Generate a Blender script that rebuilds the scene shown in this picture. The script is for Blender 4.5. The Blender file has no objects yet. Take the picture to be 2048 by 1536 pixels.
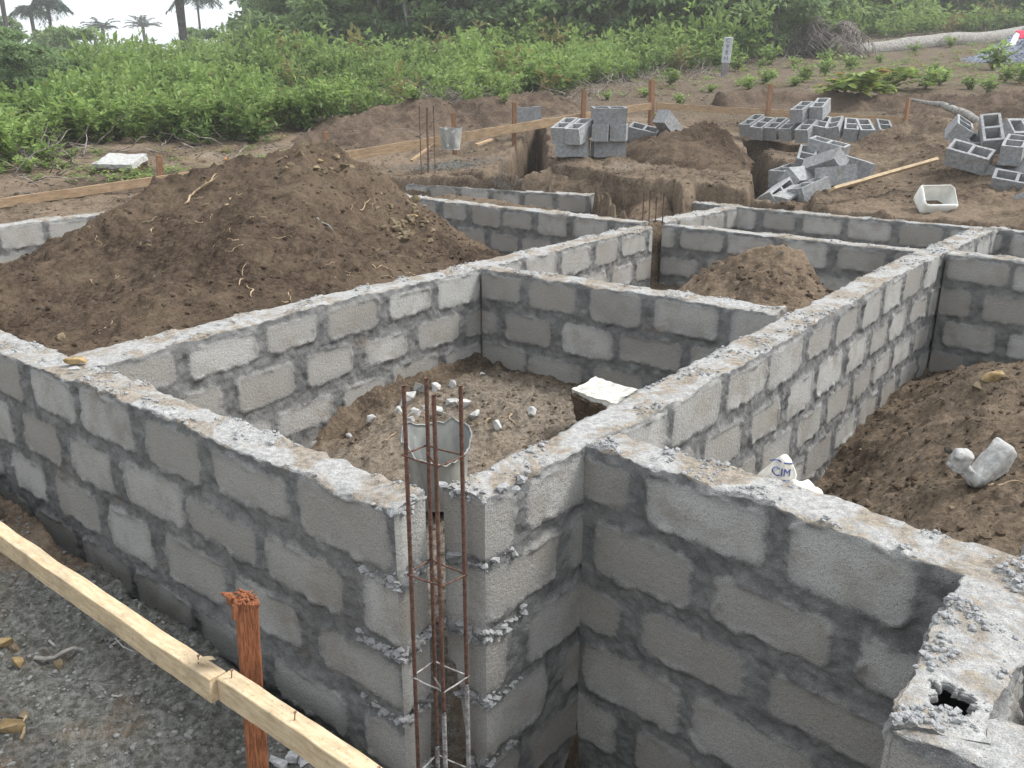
import bpy, bmesh, math, random
import numpy as np
from mathutils import Vector, Matrix, Euler
rnd = random.Random(7)
RS = np.random.RandomState(11)
sc = bpy.context.scene
C = sc.collection
# ------------------------------------------------------------------ camera
CF = 1718.0; CP = math.atan(578 / 1718.0); CH = 1.14      # focal in px of the 2048 wide photo, pitch, height above wall tops
cam = bpy.data.cameras.new('camera'); camo = bpy.data.objects.new('camera', cam); C.objects.link(camo)
camo.location = (0, 0, CH); camo.rotation_euler = (math.pi / 2 - CP, 0, 0)
cam.sensor_width = 36; cam.lens = 36 * CF / 2048; cam.clip_end = 2000; cam.clip_start = 0.05
sc.camera = camo
# ------------------------------------------------------------------ sky, sun, exposure
SUN_EL = math.radians(52); SUN_AZ = math.radians(78)      # azimuth measured from +Y towards +X
w = bpy.data.worlds.new('World'); sc.world = w; w.use_nodes = True
nt = w.node_tree; nt.nodes.clear()
sky = nt.nodes.new('ShaderNodeTexSky'); sky.sky_type = 'NISHITA'; sky.sun_disc = False
sky.sun_elevation = SUN_EL; sky.sun_rotation = SUN_AZ; sky.dust_density = 4; sky.air_density = 1.2
hs = nt.nodes.new('ShaderNodeHueSaturation'); hs.inputs['Saturation'].default_value = 0.22; hs.inputs['Value'].default_value = 1.25
bg = nt.nodes.new('ShaderNodeBackground'); bg.inputs['Strength'].default_value = 0.15
wo = nt.nodes.new('ShaderNodeOutputWorld')
cl = nt.nodes.new('ShaderNodeMix'); cl.data_type = 'RGBA'; cl.inputs[0].default_value = .62; cl.inputs[7].default_value = (5.75, 6.15, 6.6, 1)   # even white cloud cover
nt.links.new(sky.outputs[0], hs.inputs['Color']); nt.links.new(hs.outputs[0], cl.inputs[6]); nt.links.new(cl.outputs[2], bg.inputs[0]); nt.links.new(bg.outputs[0], wo.inputs[0])
sl = bpy.data.lights.new('sun', 'SUN'); sl.energy = 2.3; sl.angle = math.radians(16); sl.color = (1, .985, .955)
so = bpy.data.objects.new('sun', sl); C.objects.link(so)
sd = Vector((math.sin(SUN_AZ) * math.cos(SUN_EL), math.cos(SUN_AZ) * math.cos(SUN_EL), math.sin(SUN_EL)))
so.rotation_euler = sd.to_track_quat('Z', 'Y').to_euler(); so.location = (5, 0, 12)
sc.render.engine = 'CYCLES'
sc.view_settings.view_transform = 'Standard'; sc.view_settings.look = 'None'; sc.view_settings.gamma = 1
sc.view_settings.exposure = 0.68
# ------------------------------------------------------------------ helpers: photo geometry
def ray(px, py):
    a = (px - 1024) / CF; b = -(py - 768) / CF; c, s = math.cos(CP), math.sin(CP)
    return np.array([a, c + b * s, -s + b * c])
def pz(px, py, z=0.):
    r = ray(px, py); t = (z - CH) / r[2]; return (t * r[0], t * r[1], z)
def pd_(px, py, Y):
    r = ray(px, py); t = Y / r[1]; return (t * r[0], Y, CH + t * r[2])
# ------------------------------------------------------------------ helpers: noise
_T = RS.rand(65536).astype(np.float32)
def vn(p, s=1.0, seed=0):
    q = np.asarray(p, dtype=np.float64) * s + seed * 17.31 + 1000.
    i = np.floor(q).astype(np.int64); f = (q - i); f = f * f * f * (f * (f * 6 - 15) + 10)
    def h(dx, dy, dz):
        return _T[((i[..., 0] + dx) * 73856093 ^ (i[..., 1] + dy) * 19349663 ^ (i[..., 2] + dz) * 83492791) & 65535]
    fx, fy, fz = f[..., 0], f[..., 1], f[..., 2]
    a = h(0,0,0)*(1-fx)+h(1,0,0)*fx; b = h(0,1,0)*(1-fx)+h(1,1,0)*fx
    c = h(0,0,1)*(1-fx)+h(1,0,1)*fx; d = h(0,1,1)*(1-fx)+h(1,1,1)*fx
    return ((a*(1-fy)+b*fy)*(1-fz) + (c*(1-fy)+d*fy)*fz) * 2 - 1
def fbm(p, s, o=3, seed=0, g=.5):
    r = 0; a = 1; t = 0
    for k in range(o):
        r = r + a * vn(p, s * 2.03**k, seed + k * 3); t += a; a *= g
    return r / t
def sstep(a, b, x):
    t = np.clip((x - a) / (b - a), 0, 1); return t * t * (3 - 2 * t)
# ------------------------------------------------------------------ helpers: objects
def tag(o, label=None, cat=None, group=None, kind=None):
    if label: o['label'] = label
    if cat: o['category'] = cat
    if group: o['group'] = group
    if kind: o['kind'] = kind
    return o
def link(name, me, mat=None, parent=None):
    o = bpy.data.objects.new(name, me); C.objects.link(o)
    if mat is not None: me.materials.append(mat)
    if parent is not None: o.parent = parent
    return o
def empty(name, loc=(0, 0, 0), rot=(0, 0, 0)):
    o = bpy.data.objects.new(name, None); C.objects.link(o); o.location = loc; o.rotation_euler = rot; return o
def npmesh(name, V, F, attrs=None, smooth=True):
    V = np.ascontiguousarray(V, dtype=np.float32); F = np.ascontiguousarray(F, dtype=np.int32)
    me = bpy.data.meshes.new(name); n = F.shape[1]
    me.vertices.add(len(V)); me.vertices.foreach_set('co', V.ravel())
    me.loops.add(F.size); me.loops.foreach_set('vertex_index', F.ravel())
    me.polygons.add(len(F)); me.polygons.foreach_set('loop_start', np.arange(0, F.size, n, dtype=np.int32))
    me.polygons.foreach_set('loop_total', np.full(len(F), n, dtype=np.int32))
    me.update(calc_edges=True)
    me.polygons.foreach_set('use_smooth', np.full(len(F), smooth))
    for k, a in (attrs or {}).items():
        at = me.attributes.new(k, 'FLOAT', 'POINT'); at.data.foreach_set('value', np.ascontiguousarray(a, dtype=np.float32).ravel())
    return me
def gridF(nu, nv, off=0):
    i = np.arange(nu * nv).reshape(nu, nv) + off
    return np.stack([i[:-1, :-1], i[1:, :-1], i[1:, 1:], i[:-1, 1:]], -1).reshape(-1, 4)
# ------------------------------------------------------------------ helpers: node materials
class NM:
    def __init__(s, name, rough=.9, spec=.2):
        s.m = bpy.data.materials.new(name); s.m.use_nodes = True; s.t = s.m.node_tree
        s.b = s.t.nodes['Principled BSDF']; s.b.inputs['Roughness'].default_value = rough
        s.b.inputs['Specular IOR Level'].default_value = spec
        s.tc = s.t.nodes.new('ShaderNodeTexCoord'); s.co = s.tc.outputs['Object']
    def n(s, t): return s.t.nodes.new(t)
    def l(s, a, b): s.t.links.new(a, b)
    def scaled(s, v):
        m = s.n('ShaderNodeMapping'); m.inputs['Scale'].default_value = v; s.l(s.co, m.inputs[0]); return m.outputs[0]
    def noise(s, sc_, det=4, rough=.55, co=None, dist=0):
        k = s.n('ShaderNodeTexNoise'); k.inputs['Scale'].default_value = sc_; k.inputs['Detail'].default_value = det
        k.inputs['Roughness'].default_value = rough; k.inputs['Distortion'].default_value = dist
        s.l(co or s.co, k.inputs['Vector']); return k.outputs['Fac']
    def vor(s, sc_, feat='F1', co=None):
        k = s.n('ShaderNodeTexVoronoi'); k.inputs['Scale'].default_value = sc_; k.feature = feat; s.l(co or s.co, k.inputs['Vector']); return k
    def attr(s, nm):
        k = s.n('ShaderNodeAttribute'); k.attribute_name = nm; return k.outputs['Fac']
    def oinfo(s):
        return s.n('ShaderNodeObjectInfo').outputs['Random']
    def math(s, op, a, b=None, c=None):
        k = s.n('ShaderNodeMath'); k.operation = op
        for i, v in enumerate((a, b, c)):
            if v is None: continue
            if isinstance(v, (int, float)): k.inputs[i].default_value = v
            else: s.l(v, k.inputs[i])
        return k.outputs[0]
    def ramp(s, v, a, b, lo=0., hi=1.):
        k = s.n('ShaderNodeMapRange'); k.interpolation_type = 'SMOOTHSTEP'
        for nme, val in (('From Min', a), ('From Max', b), ('To Min', lo), ('To Max', hi)): k.inputs[nme].default_value = val
        s.l(v, k.inputs['Value']); return k.outputs[0]
    def mix(s, f, a, b, mode='MIX'):
        k = s.n('ShaderNodeMix'); k.data_type = 'RGBA'; k.blend_type = mode
        if isinstance(f, (int, float)): k.inputs[0].default_value = f
        else: s.l(f, k.inputs[0])
        for i, v in ((6, a), (7, b)):
            if isinstance(v, tuple): k.inputs[i].default_value = (*v, 1)
            else: s.l(v, k.inputs[i])
        return k.outputs[2]
    def col(s, c): 
        if isinstance(c, tuple): s.b.inputs['Base Color'].default_value = (*c, 1)
        else: s.l(c, s.b.inputs['Base Color'])
    def bump(s, h, strength=.5, dist=.01, prev=None):
        k = s.n('ShaderNodeBump'); k.inputs['Strength'].default_value = strength; k.inputs['Distance'].default_value = dist
        s.l(h, k.inputs['Height'])
        if prev is not None: s.l(prev, k.inputs['Normal'])
        s.l(k.outputs[0], s.b.inputs['Normal']); return k.outputs[0]

def mat_wall():
    k = NM('block_wall_concrete', .95, .15)
    pd = k.attr('pd'); bt = k.attr('bt'); top = k.attr('top')
    n1 = k.noise(14, 4, .6); n2 = k.noise(70, 4, .65); n3 = k.noise(260, 2, .6); nb = k.noise(2.2, 3, .6); nm = k.noise(6, 5, .6)
    e = k.math('ADD', pd, k.math('MULTIPLY', k.math('SUBTRACT', n1, .5), .045))
    e = k.math('ADD', e, k.math('MULTIPLY', k.math('SUBTRACT', n2, .5), .03))
    mask = k.ramp(e, -.010, .012)
    blk = k.mix(k.ramp(bt, 0, 1), (.31, .295, .268), (.455, .448, .425))
    blk = k.mix(k.ramp(nm, .42, .75), blk, (.30, .275, .235))
    blk = k.mix(k.ramp(e, .0, .05, .55, 0), blk, (.25, .25, .245))
    mor = k.mix(k.ramp(n1, .3, .7), (.112, .112, .110), (.215, .214, .208))
    mor = k.mix(k.ramp(nb, .5, .75, 0, .6), mor, (.10, .10, .10))
    side = k.mix(k.math('MULTIPLY', mask, k.ramp(k.noise(1.7, 3), .2, .5, .8, 1.)), mor, blk)
    # large damp stains and cement wash
    side = k.mix(k.ramp(k.noise(1.1, 4, .6, dist=.4), .52, .72, 0, .5), side, k.mix(1, side, (.62, .62, .64), 'MULTIPLY'))
    side = k.mix(k.ramp(k.noise(3.1, 5, .7), .6, .72, 0, .45), side, (.24, .18, .12))
    # top: pale mortar crust with brown earth
    tn = k.noise(5, 6, .65, dist=.6); tn2 = k.noise(42, 4, .7)
    tc = k.mix(k.ramp(tn2, .3, .72), (.25, .248, .24), (.47, .465, .45))
    tb = k.mix(k.ramp(tn2, .3, .7), (.155, .13, .10), (.36, .31, .25))
    tm = k.ramp(k.math('ADD', tn, k.math('MULTIPLY', k.math('SUBTRACT', tn2, .5), .25)), .47, .57)
    topc = k.mix(tm, tc, tb)
    cc = k.mix(k.ramp(top, .45, .7), side, topc)
    cr = k.ramp(top, 1.5, 1.9)
    cc = k.mix(cr, cc, k.mix(n2, (.23, .235, .24), (.45, .45, .445)))
    # dark pores
    v = k.vor(55); pores = k.ramp(v.outputs['Distance'], .05, .16, 1, 0)
    pores = k.math('MULTIPLY', pores, k.ramp(n1, .5, .62))
    cc = k.mix(k.math('MULTIPLY', pores, .7), cc, (.07, .068, .065))
    gr = k.noise(330, 2, .7); sp2 = k.vor(150)
    cc = k.mix(k.ramp(n3, .32, .60, .42, 0), cc, (.10, .10, .098)); cc = k.mix(k.ramp(gr, .55, .75, 0, .35), cc, (.62, .61, .58))
    cc = k.mix(k.math('MULTIPLY', k.ramp(sp2.outputs['Distance'], .12, .30, .75, 0), k.ramp(n2, .45, .6)), cc, (.06, .058, .055))
    k.col(cc)
    h = k.math('ADD', k.math('MULTIPLY', n2, 1.2), k.math('MULTIPLY', n3, .5))
    h = k.math('ADD', k.math('SUBTRACT', h, k.math('MULTIPLY', pores, .8)), k.math('MULTIPLY', mask, .45))
    k.bump(h, .9, .0055)
    return k.m
def mat_soil(name, dark=(.047, .033, .024), light=(.130, .096, .067), pale=.25):
    k = NM(name, 1.0, .05)
    n0 = k.noise(.9, 4, .6, dist=.3); n1 = k.noise(5, 6, .65); n2 = k.noise(35, 5, .7); n3 = k.noise(160, 3, .7)
    g = k.attr('grey'); gr = k.attr('litter')
    f = k.math('ADD', k.math('MULTIPLY', n0, .6), k.math('MULTIPLY', n1, .4))
    c = k.mix(k.ramp(f, .38, .62), dark, light); c = k.mix(k.ramp(k.noise(2.3, 5, .7, dist=.8), .55, .68, 0, .6), c, tuple(x * .55 for x in dark))
    c = k.mix(k.ramp(n2, .42, .75, 0, .55), c, tuple(min(1, x * 1.45) for x in light))
    c = k.mix(k.ramp(n2, .5, .25, 0, .5), c, tuple(x * .6 for x in dark))
    gg = k.ramp(k.math('ADD', g, k.math('MULTIPLY', k.math('SUBTRACT', n1, .5), 1.1)), .35, .75)
    c = k.mix(gg, c, k.mix(k.ramp(n2, .35, .7), (.075, .074, .064), (.215, .215, .20)))
    c = k.mix(k.ramp(gr, .2, .8, 0, .8), c, k.mix(k.ramp(n2, .35, .65), (.055, .045, .03), (.19, .15, .11)))
    c = k.mix(k.math('MULTIPLY', k.attr('dust'), k.ramp(n1, .25, .55, .45, 1)), c, k.mix(k.ramp(n2, .3, .7), (.13, .108, .082), (.34, .30, .245)))
    v = k.vor(70); sp = k.math('MULTIPLY', k.ramp(v.outputs['Distance'], .08, .2, 1, 0), k.ramp(k.noise(9, 2), .5, .6))
    c = k.mix(k.math('MULTIPLY', sp, pale), c, (.46, .42, .34))
    k.col(c)
    b = k.bump(k.math('ADD', n2, k.math('MULTIPLY', n3, .45)), .9, .016)
    b = k.bump(n1, .5, .05, b)
    return k.m
def mat_simple(name, a, b, scale=20, rough=.8, bumpd=.003, spec=.2, rnd_=.0, stretch=None, bs=.5, dirt=0, dcol=(.16, .125, .09)):
    k = NM(name, rough, spec); co = k.scaled(stretch) if stretch else None
    n = k.noise(scale, 5, .65, co=co)
    c = k.mix(k.ramp(n, .3, .7), a, b)
    if dirt:
        c = k.mix(k.ramp(k.noise(7, 5, .7, dist=.5), .48, .68, 0, dirt), c, dcol); c = k.mix(k.ramp(k.noise(90, 3, .7), .58, .7, 0, dirt), c, tuple(x * .5 for x in dcol))
    if rnd_:
        c = k.mix(k.ramp(k.oinfo(), 0, 1, 0, rnd_), c, tuple(x * .45 for x in a))
    k.col(c); k.bump(n, bs, bumpd); return k.m
def mat_leaf(name, dark, light, yellow=(.30, .25, .10), sat=1):
    k = NM(name, .55, .3); t = k.attr('tint')
    c = k.mix(k.ramp(t, .0, .75), dark, light); c = k.mix(k.ramp(t, .93, 1.0), c, yellow)
    c = k.mix(k.ramp(k.oinfo(), 0, 1, 0, .35), c, tuple(x * .7 for x in dark))
    k.col(c)
    tr = k.n('ShaderNodeBsdfTranslucent'); k.l(c, tr.inputs[0]); ms = k.n('ShaderNodeMixShader'); ms.inputs[0].default_value = .45
    out = k.t.nodes['Material Output']; k.l(k.b.outputs[0], ms.inputs[1]); k.l(tr.outputs[0], ms.inputs[2]); k.l(ms.outputs[0], out.inputs[0])
    return k.m
MW = mat_wall()
MS = mat_soil('dark_soil')
MG = mat_soil('ground_soil', (.072, .054, .039), (.205, .156, .112))
MLS = mat_soil('dry_spoil', (.076, .056, .040), (.212, .160, .113))

MBS = mat_soil('bank_soil', (.060, .043, .032), (.155, .115, .084))

# ================================================================== WALLS
def resample(P, n):
    P = np.array(P, float); d = np.r_[0, np.cumsum(np.hypot(*np.diff(P, axis=0).T))]
    t = np.linspace(0, d[-1], n); return np.stack([np.interp(t, d, P[:, 0]), np.interp(t, d, P[:, 1])], -1), d[-1]
_bh = RS.rand(64, 512, 5)
def bpattern(u, v, seed, end=False):
    k = np.floor((v + .012) / .25).astype(int); vy = (v + .012) - k * .25
    L = .472
    uu = u + (k % 2) * .23 + seed * .137 + _bh[(k + seed * 5) % 64, 7, 4] * .06
    b = np.floor(uu / L).astype(int); ux = uu - b * L
    R = _bh[(k + seed * 7) % 64, (b + 200 + seed * 31) % 512]
    ax = .020 + .045 * R[..., 0]**1.4; ay = .017 + .030 * R[..., 1]**1.2
    cx = ux - L / 2 + (R[..., 2] - .5) * .03; cy = vy - .125 + (R[..., 3] - .5) * .02
    if end: cx = cx * 0; 
    hx = L / 2 - ax; hy = .125 - ay; r = .045
    qx = np.abs(cx) - hx + r; qy = np.abs(cy) - hy + r
    s = np.hypot(np.maximum(qx, 0), np.maximum(qy, 0)) + np.minimum(np.maximum(qx, qy), 0) - r
    return -s, R[..., 4]
def wall(label, front, rear, zb, res, seed, hole=None, crumbs=0, dz=0., ztop=None, amp=1., ledge=None):
    L = sum(math.dist(front[i], front[i+1]) for i in range(len(front)-1)); nu = max(4, int(L / res))
    Fp, L = resample(front, nu); Rp, _ = resample(rear, nu); nz = max(4, int(-zb / res)); th = np.hypot(*(Fp[0] - Rp[0])); ntp = max(6, int(th / res))
    zs = np.linspace(zb, 0, nz); tt = np.linspace(0, 1, ntp)[1:-1]
    # profile params
    tpar = np.r_[np.zeros(nz), tt, np.ones(nz)]; zpar = np.r_[zs, np.zeros(len(tt)), zs[::-1]]
    nv = len(tpar); nrm = (Fp - Rp); nrm /= np.hypot(*nrm.T)[:, None]
    P = np.zeros((nu, nv, 3)); P[..., :2] = Fp[:, None] * (1 - tpar)[None, :, None] + Rp[:, None] * tpar[None, :, None]; P[..., 2] = zpar
    N = np.zeros_like(P); isf = np.r_[np.ones(nz), np.zeros(len(tt)), np.zeros(nz)]; isr = np.r_[np.zeros(nz), np.zeros(len(tt)), np.ones(nz)]; ist = 1 - isf - isr
    N[..., :2] = nrm[:, None] * (isf - isr)[None, :, None]; N[..., 2] = ist
    u = np.linspace(0, L, nu)[:, None] + np.zeros((1, nv)); v = -P[..., 2]
    pd, bt = bpattern(u + isr[None] * .2, v, seed)
    pd = np.where(ist[None] > 0, .02, pd)
    sp = P + seed * 3.7
    jit = fbm(sp, 9, 3, 5) * .022; m = sstep(-.012, .012, pd + jit)
    lip = np.exp(-((pd + jit) / .013)**2) * np.maximum(0, fbm(sp, 16, 3, 14) + .12)
    rel = .005 * m + .022 * lip + (1 - m) * (.005 * vn(sp, 55, 2) + .006 * vn(sp, 20, 9)) + .004 * fbm(sp, 6, 2, 3) - .003 - .02 * (1 - m) * np.maximum(0, fbm(sp, 8, 2, 19) - .45)
    endf = np.minimum(u, L - u); rel *= sstep(0, .02, endf)
    D = N * (rel * (1 - ist[None]))[..., None] * amp
    patch = sstep(-.05, .35, fbm(sp, 7, 3, 21))
    edge = np.minimum(tpar, 1 - tpar) * th
    tz = .010 * fbm(sp, 2.2, 3, 31) + .004 * fbm(sp, 18, 2, 33) + patch * (.004 + .010 * np.abs(vn(sp, 62, 35)) + .007 * np.abs(vn(sp, 31, 36)))
    # worn edges
    chip = np.maximum(0, fbm(sp * [1, 1, 0], 11, 3, 41) + .15)
    near = np.exp(-(np.where(ist[None] > 0, edge[None], v) / .018)**2)
    dzv = np.where(ist[None] > 0, tz, 0) * (1 - .0 * near) - near * chip * .022
    topw = np.exp(-v / .03) * (1 - ist[None]); dzv = dzv + topw * (.010 * fbm(sp, 2.2, 3, 31))
    D[..., 2] += dzv
    out = N.copy(); out[..., 2] = 0
    sgn = np.where(ist > 0, np.where(tpar < .5, 1., -1.), 0.)[None, :, None] * np.concatenate([nrm[:, None, :], np.zeros((nu, 1, 1))], -1)
    out = out + sgn
    D += out * (near * (.011 * fbm(sp * [1, 1, .3], 13, 3, 51) - .003) + np.where(ist[None] > 0, near, np.exp(-v / .12)) * .010 * fbm(sp * [1, 1, 0], 3.2, 2, 57))[..., None]
    if ztop is not None: D[..., 2] += np.where(ist[None] > 0, 1, topw) * np.interp(np.linspace(0, 1, nu), *ztop)[:, None]
    P2 = P + D; P2[..., 2] += dz
    topa = np.where(ist[None] > 0, 1., 0.) * np.ones((nu, 1)); topa[:, nz - 1] = .6; topa[:, nz + len(tt)] = .6
    if hole:
        hx, hy, hr = hole; dd = np.hypot(P[..., 0] - hx, P[..., 1] - hy) + .012 * vn(P, 45, 3) + .012 * vn(P, 90, 4)
        hm = (dd < hr) & (ist[None] > 0); P2[..., 2] = np.where(hm, P2[..., 2] - .018, P2[..., 2]); patch = np.where(hm, -1, patch); topa = np.where(hm, .0, topa); pd = np.where(hm, -.1, pd)
    F0_ = gridF(nu, nv)
    if hole: F0_ = F0_[~hm.ravel()[F0_].all(1)]
    V = [P2.reshape(-1, 3)]; F = [F0_]; A = [np.broadcast_to(pd, (nu, nv)).ravel()]; B = [bt.ravel()]; Tt = [topa.ravel()]
    off = nu * nv
    for e in (0, nu - 1):
        cf = P2[e, :nz]; cr = P2[e, nz + len(tt):][::-1]; s = np.linspace(0, 1, ntp)
        G = cf[None] * (1 - s)[:, None, None] + cr[None] * s[:, None, None]
        G[1:-1, -1] = P2[e, nz:nz + len(tt)]
        dirv = (Fp[0] - Fp[1]) if e == 0 else (Fp[-1] - Fp[-2]); dirv = dirv / np.hypot(*dirv)
        vv = -np.broadcast_to(zs, (ntp, nz)); ps = G + 5.5
        k = np.floor((vv + .012) / .25); vy = (vv + .012) - k * .25
        cy = np.abs(vy - .125 + .01 * fbm(ps, 14, 2, 6)); pe = .108 - cy
        mm = sstep(-.01, .008, pe)
        fade = sstep(0, .05, np.minimum(s, 1 - s))[:, None] * sstep(0, .02, vv)
        groove = -.012 * np.exp(-((s - .5) / .16)**2)[:, None]
        r2 = (mm * (.004 + groove) + (1 - mm) * (.004 + .034 * vn(ps, 22, 12) + .014 * vn(ps, 60, 13))) * fade
        G[..., :2] += dirv * r2[..., None]
        V.append(G.reshape(-1, 3)); F.append(gridF(ntp, nz, off)); off += ntp * nz
        A.append(pe.ravel()); B.append((_bh[(k.astype(int) + seed) % 64, 3, 1]).ravel()); Tt.append(np.zeros(ntp * nz))
    # mortar crumbs lying on the crust
    if crumbs:
        nf = len(tt)
        base = ico(0)
        n = 0
        while n < crumbs:
            i = RS.randint(2, nu - 2); j = nz + RS.randint(0, nf)
            if patch[i, j] < RS.rand() * .9: n += 1 if RS.rand() < .05 else 0; continue
            r = .002 + .0085 * RS.rand()**3.5
            R = np.array(Euler(RS.rand(3) * 6.28).to_matrix()); q = (base[0] * (r * (.6 + .8 * RS.rand(12, 1)))) @ R.T * [1, 1, .75] + P2[i, j] + [0, 0, r * .3]
            V.append(q)
            tri = base[1] + off; F.append(np.c_[tri, tri[:, 2]][:, [0, 1, 2, 2]]); off += 12
            A.append(np.full(12, .02)); B.append(np.full(12, .5)); Tt.append(np.full(12, 2.)); n += 1
    if ledge is not None:
        base = ico(0); row = nu - 1 if ledge == 'end' else 0; stp = -1 if ledge == 'end' else 1
        for k in range(6):
            zj = -.25 * k + .006 if k else -.004; nl = 170 if k else 50
            for q_ in range(nl):
                a = RS.rand(); side = RS.rand(); zz = zj + RS.normal(0, .012); jz = int(np.clip((zz - zb) / (-zb) * (nz - 1), 0, nz - 1)); jr = nv - 1 - jz
                if side < .62: w_ = RS.rand(); p = P2[row, jz] * (1 - w_) + P2[row, jr] * w_
                else: ii = row + stp * int(RS.rand()**1.6 * .20 / res); p = P2[ii, jz if side < .9 else jr]
                
                if float(vn(np.array([[p[0] * 9, p[1] * 9, zj * 5]]), 1, 77)[0]) < -.15 and q_ % 4: continue
                r = .003 + .013 * RS.rand()**2.2; q = (base[0] * (r * (.45 + 1.1 * RS.rand(12, 1)))) * [1.2, 1.2, .65] + [p[0], p[1], zz]
                V.append(q); tri = base[1] + off; F.append(tri[:, [0, 1, 2, 2]]); off += 12; A.append(np.full(12, .02)); B.append(np.full(12, .5)); Tt.append(np.full(12, 2.))
    V = np.concatenate(V); Fq = np.concatenate(F)
    q = Fq[:, 2] != Fq[:, 3]
    me = mixmesh('block_wall', V, Fq[q], Fq[~q][:, :3], {'pd': np.concatenate(A), 'bt': np.concatenate(B), 'top': np.concatenate(Tt)}, flatT=True)
    o = link('block_wall', me, MW); tag(o, label, 'wall', 'block foundation walls'); return o
def ico(k):
    bm = bmesh.new(); bmesh.ops.create_icosphere(bm, subdivisions=k + 1, radius=1)
    v = np.array([x.co[:] for x in bm.verts]); f = np.array([[x.index for x in g.verts] for g in bm.faces]); bm.free(); return v, f
def mixmesh(name, V, Q, T, attrs, smooth=True, flatT=False):
    V = np.ascontiguousarray(V, dtype=np.float32); me = bpy.data.meshes.new(name)
    li = np.concatenate([Q.ravel(), T.ravel()]).astype(np.int32)
    ls = np.concatenate([np.arange(len(Q)) * 4, len(Q) * 4 + np.arange(len(T)) * 3]).astype(np.int32)
    lt = np.concatenate([np.full(len(Q), 4), np.full(len(T), 3)]).astype(np.int32)
    me.vertices.add(len(V)); me.vertices.foreach_set('co', V.ravel()); me.loops.add(len(li)); me.loops.foreach_set('vertex_index', li)
    me.polygons.add(len(ls)); me.polygons.foreach_set('loop_start', ls); me.polygons.foreach_set('loop_total', lt)
    me.update(calc_edges=True); me.polygons.foreach_set('use_smooth', np.r_[np.full(len(Q), smooth), np.full(len(T), smooth and not flatT)])
    for k, a in attrs.items():
        at = me.attributes.new(k, 'FLOAT', 'POINT'); at.data.foreach_set('value', np.ascontiguousarray(a, dtype=np.float32).ravel())
    return me
x2 = lambda L: [pz(*q)[:2] for q in L]
A1F = [(-5.75, 6.50), (-3.96, 5.09), (-2.39, 3.85), (-1.27, 2.965), (-.34, 2.23)]
A1R = [(-5.62, 6.66), (-3.85, 5.25), (-2.29, 4.00), (-1.17, 3.11), (-.265, 2.36)]
B2F = [(-1.87, 3.60), (-.95, 4.98), (-.22, 5.88), (1.28, 7.84)]     # right (inner) face
B2R = [(-2.06, 3.80), (-1.08, 5.12), (-.36, 6.02), (1.14, 7.98)]
B1F = [(-.083, 2.33), (.24, 2.71), (.64, 3.18), (1.45, 4.19), (2.75, 5.88), (3.33, 6.56), (4.38, 7.76)]
B1R = [(-.212, 2.405), (.12, 2.80), (.50, 3.30), (1.30, 4.33), (2.60, 6.00), (3.18, 6.69), (4.24, 7.90)]
wall('long grey block wall in the foreground, left of the upright rebar cage, ending in a ragged mortared corner', A1F, A1R, -1.55, .0085, 1, crumbs=1300, ledge='end')
wall('long block wall running from the foreground corner post gap to the far right between the two rows of rooms', B1F, B1R, -1.4, .0095, 2, crumbs=1500, ledge='start')
wall('block wall between the big soil mound and the rubble-strewn room', B2F, B2R, -1.1, .010, 3, crumbs=700)
wall('block cross wall at the back of the rubble-strewn room', [(-.21, 5.86), (1.45, 4.58)], [(-.10, 6.00), (1.56, 4.76)], -.9, .010, 4, crumbs=350)
wall('deep shadowed block wall in the lower right foreground, crowned with crumbly mortar', [(.25, 2.72), (.75, 2.26), (1.255, 1.765)], [(.38, 2.84), (.89, 2.40), (1.375, 1.92)], -1.6, .0075, 5, crumbs=750)
wall('short block wall continuing past the lower right junction to the picture edge', [(1.262, 1.80), (1.9, 1.20)], [(1.37, 2.045), (2.05, 1.40)], -1.3, .0085, 6, crumbs=160, dz=.012)
wall('near block wall in the bottom right corner with a dark hole in its top', [(1.15, 1.915), (.95, 1.68), (.75, 1.40), (.715, 1.345)], [(1.275, 1.80), (1.10, 1.56), (.935, 1.37), (.89, 1.30)], -1.6, .0042, 7, hole=(pz(1905, 1400)[0], pz(1905, 1400)[1], .044), crumbs=600)
wall('block wall stub running off the bottom right corner of the picture', [(.725, 1.335), (.90, 1.20), (1.2, .96)], [(.94, 1.372), (1.05, 1.30), (1.34, 1.07)], -1.6, .006, 8, crumbs=180, dz=-.004)
wall('block cross wall behind the small brown soil heap', [(1.39, 8.00), (3.12, 6.575)], [(1.50, 8.10), (3.25, 6.72)], -.9, .013, 9, crumbs=120)
wall('block wall joining the long wall at right, behind the soil with the broken block', [(3.30, 6.49), (4.6, 5.2)], [(3.44, 6.66), (4.75, 5.37)], -1.2, .013, 10, crumbs=80)
wall('far block wall below the slope with the white plastic trough', [(1.95, 9.72), (2.42, 9.31), (4.2, 7.80), (5.6, 6.6)], [(1.91, 9.92), (2.52, 9.45), (4.30, 7.97), (5.7, 6.78)], -.8, .015, 11, crumbs=120)
wall('short block wall running back from the small rebar cage to the far wall', [(1.46, 8.22), (2.50, 9.40)], [(1.30, 8.33), (2.36, 9.52)], -.8, .015, 12, crumbs=60)
wall('block wall behind the big mound, ending at the small rebar cage', [(-2.3, 11.2), (-.9, 9.98), (1.20, 8.10)], [(-2.2, 11.35), (-.8, 10.14), (1.30, 8.25)], -.9, .014, 13, crumbs=100)
wall('farthest pale block wall with a square free end, in front of the trench', [(-1.45, 11.84), (.92, 10.42)], [(-1.33, 12.03), (1.04, 10.60)], -.7, .014, 14, crumbs=60)
wall('short low block wall leaving the back of the farthest wall', [(-.55, 11.62), (.15, 12.55)], [(-.72, 11.72), (-.02, 12.66)], -.6, .02, 15)
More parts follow.
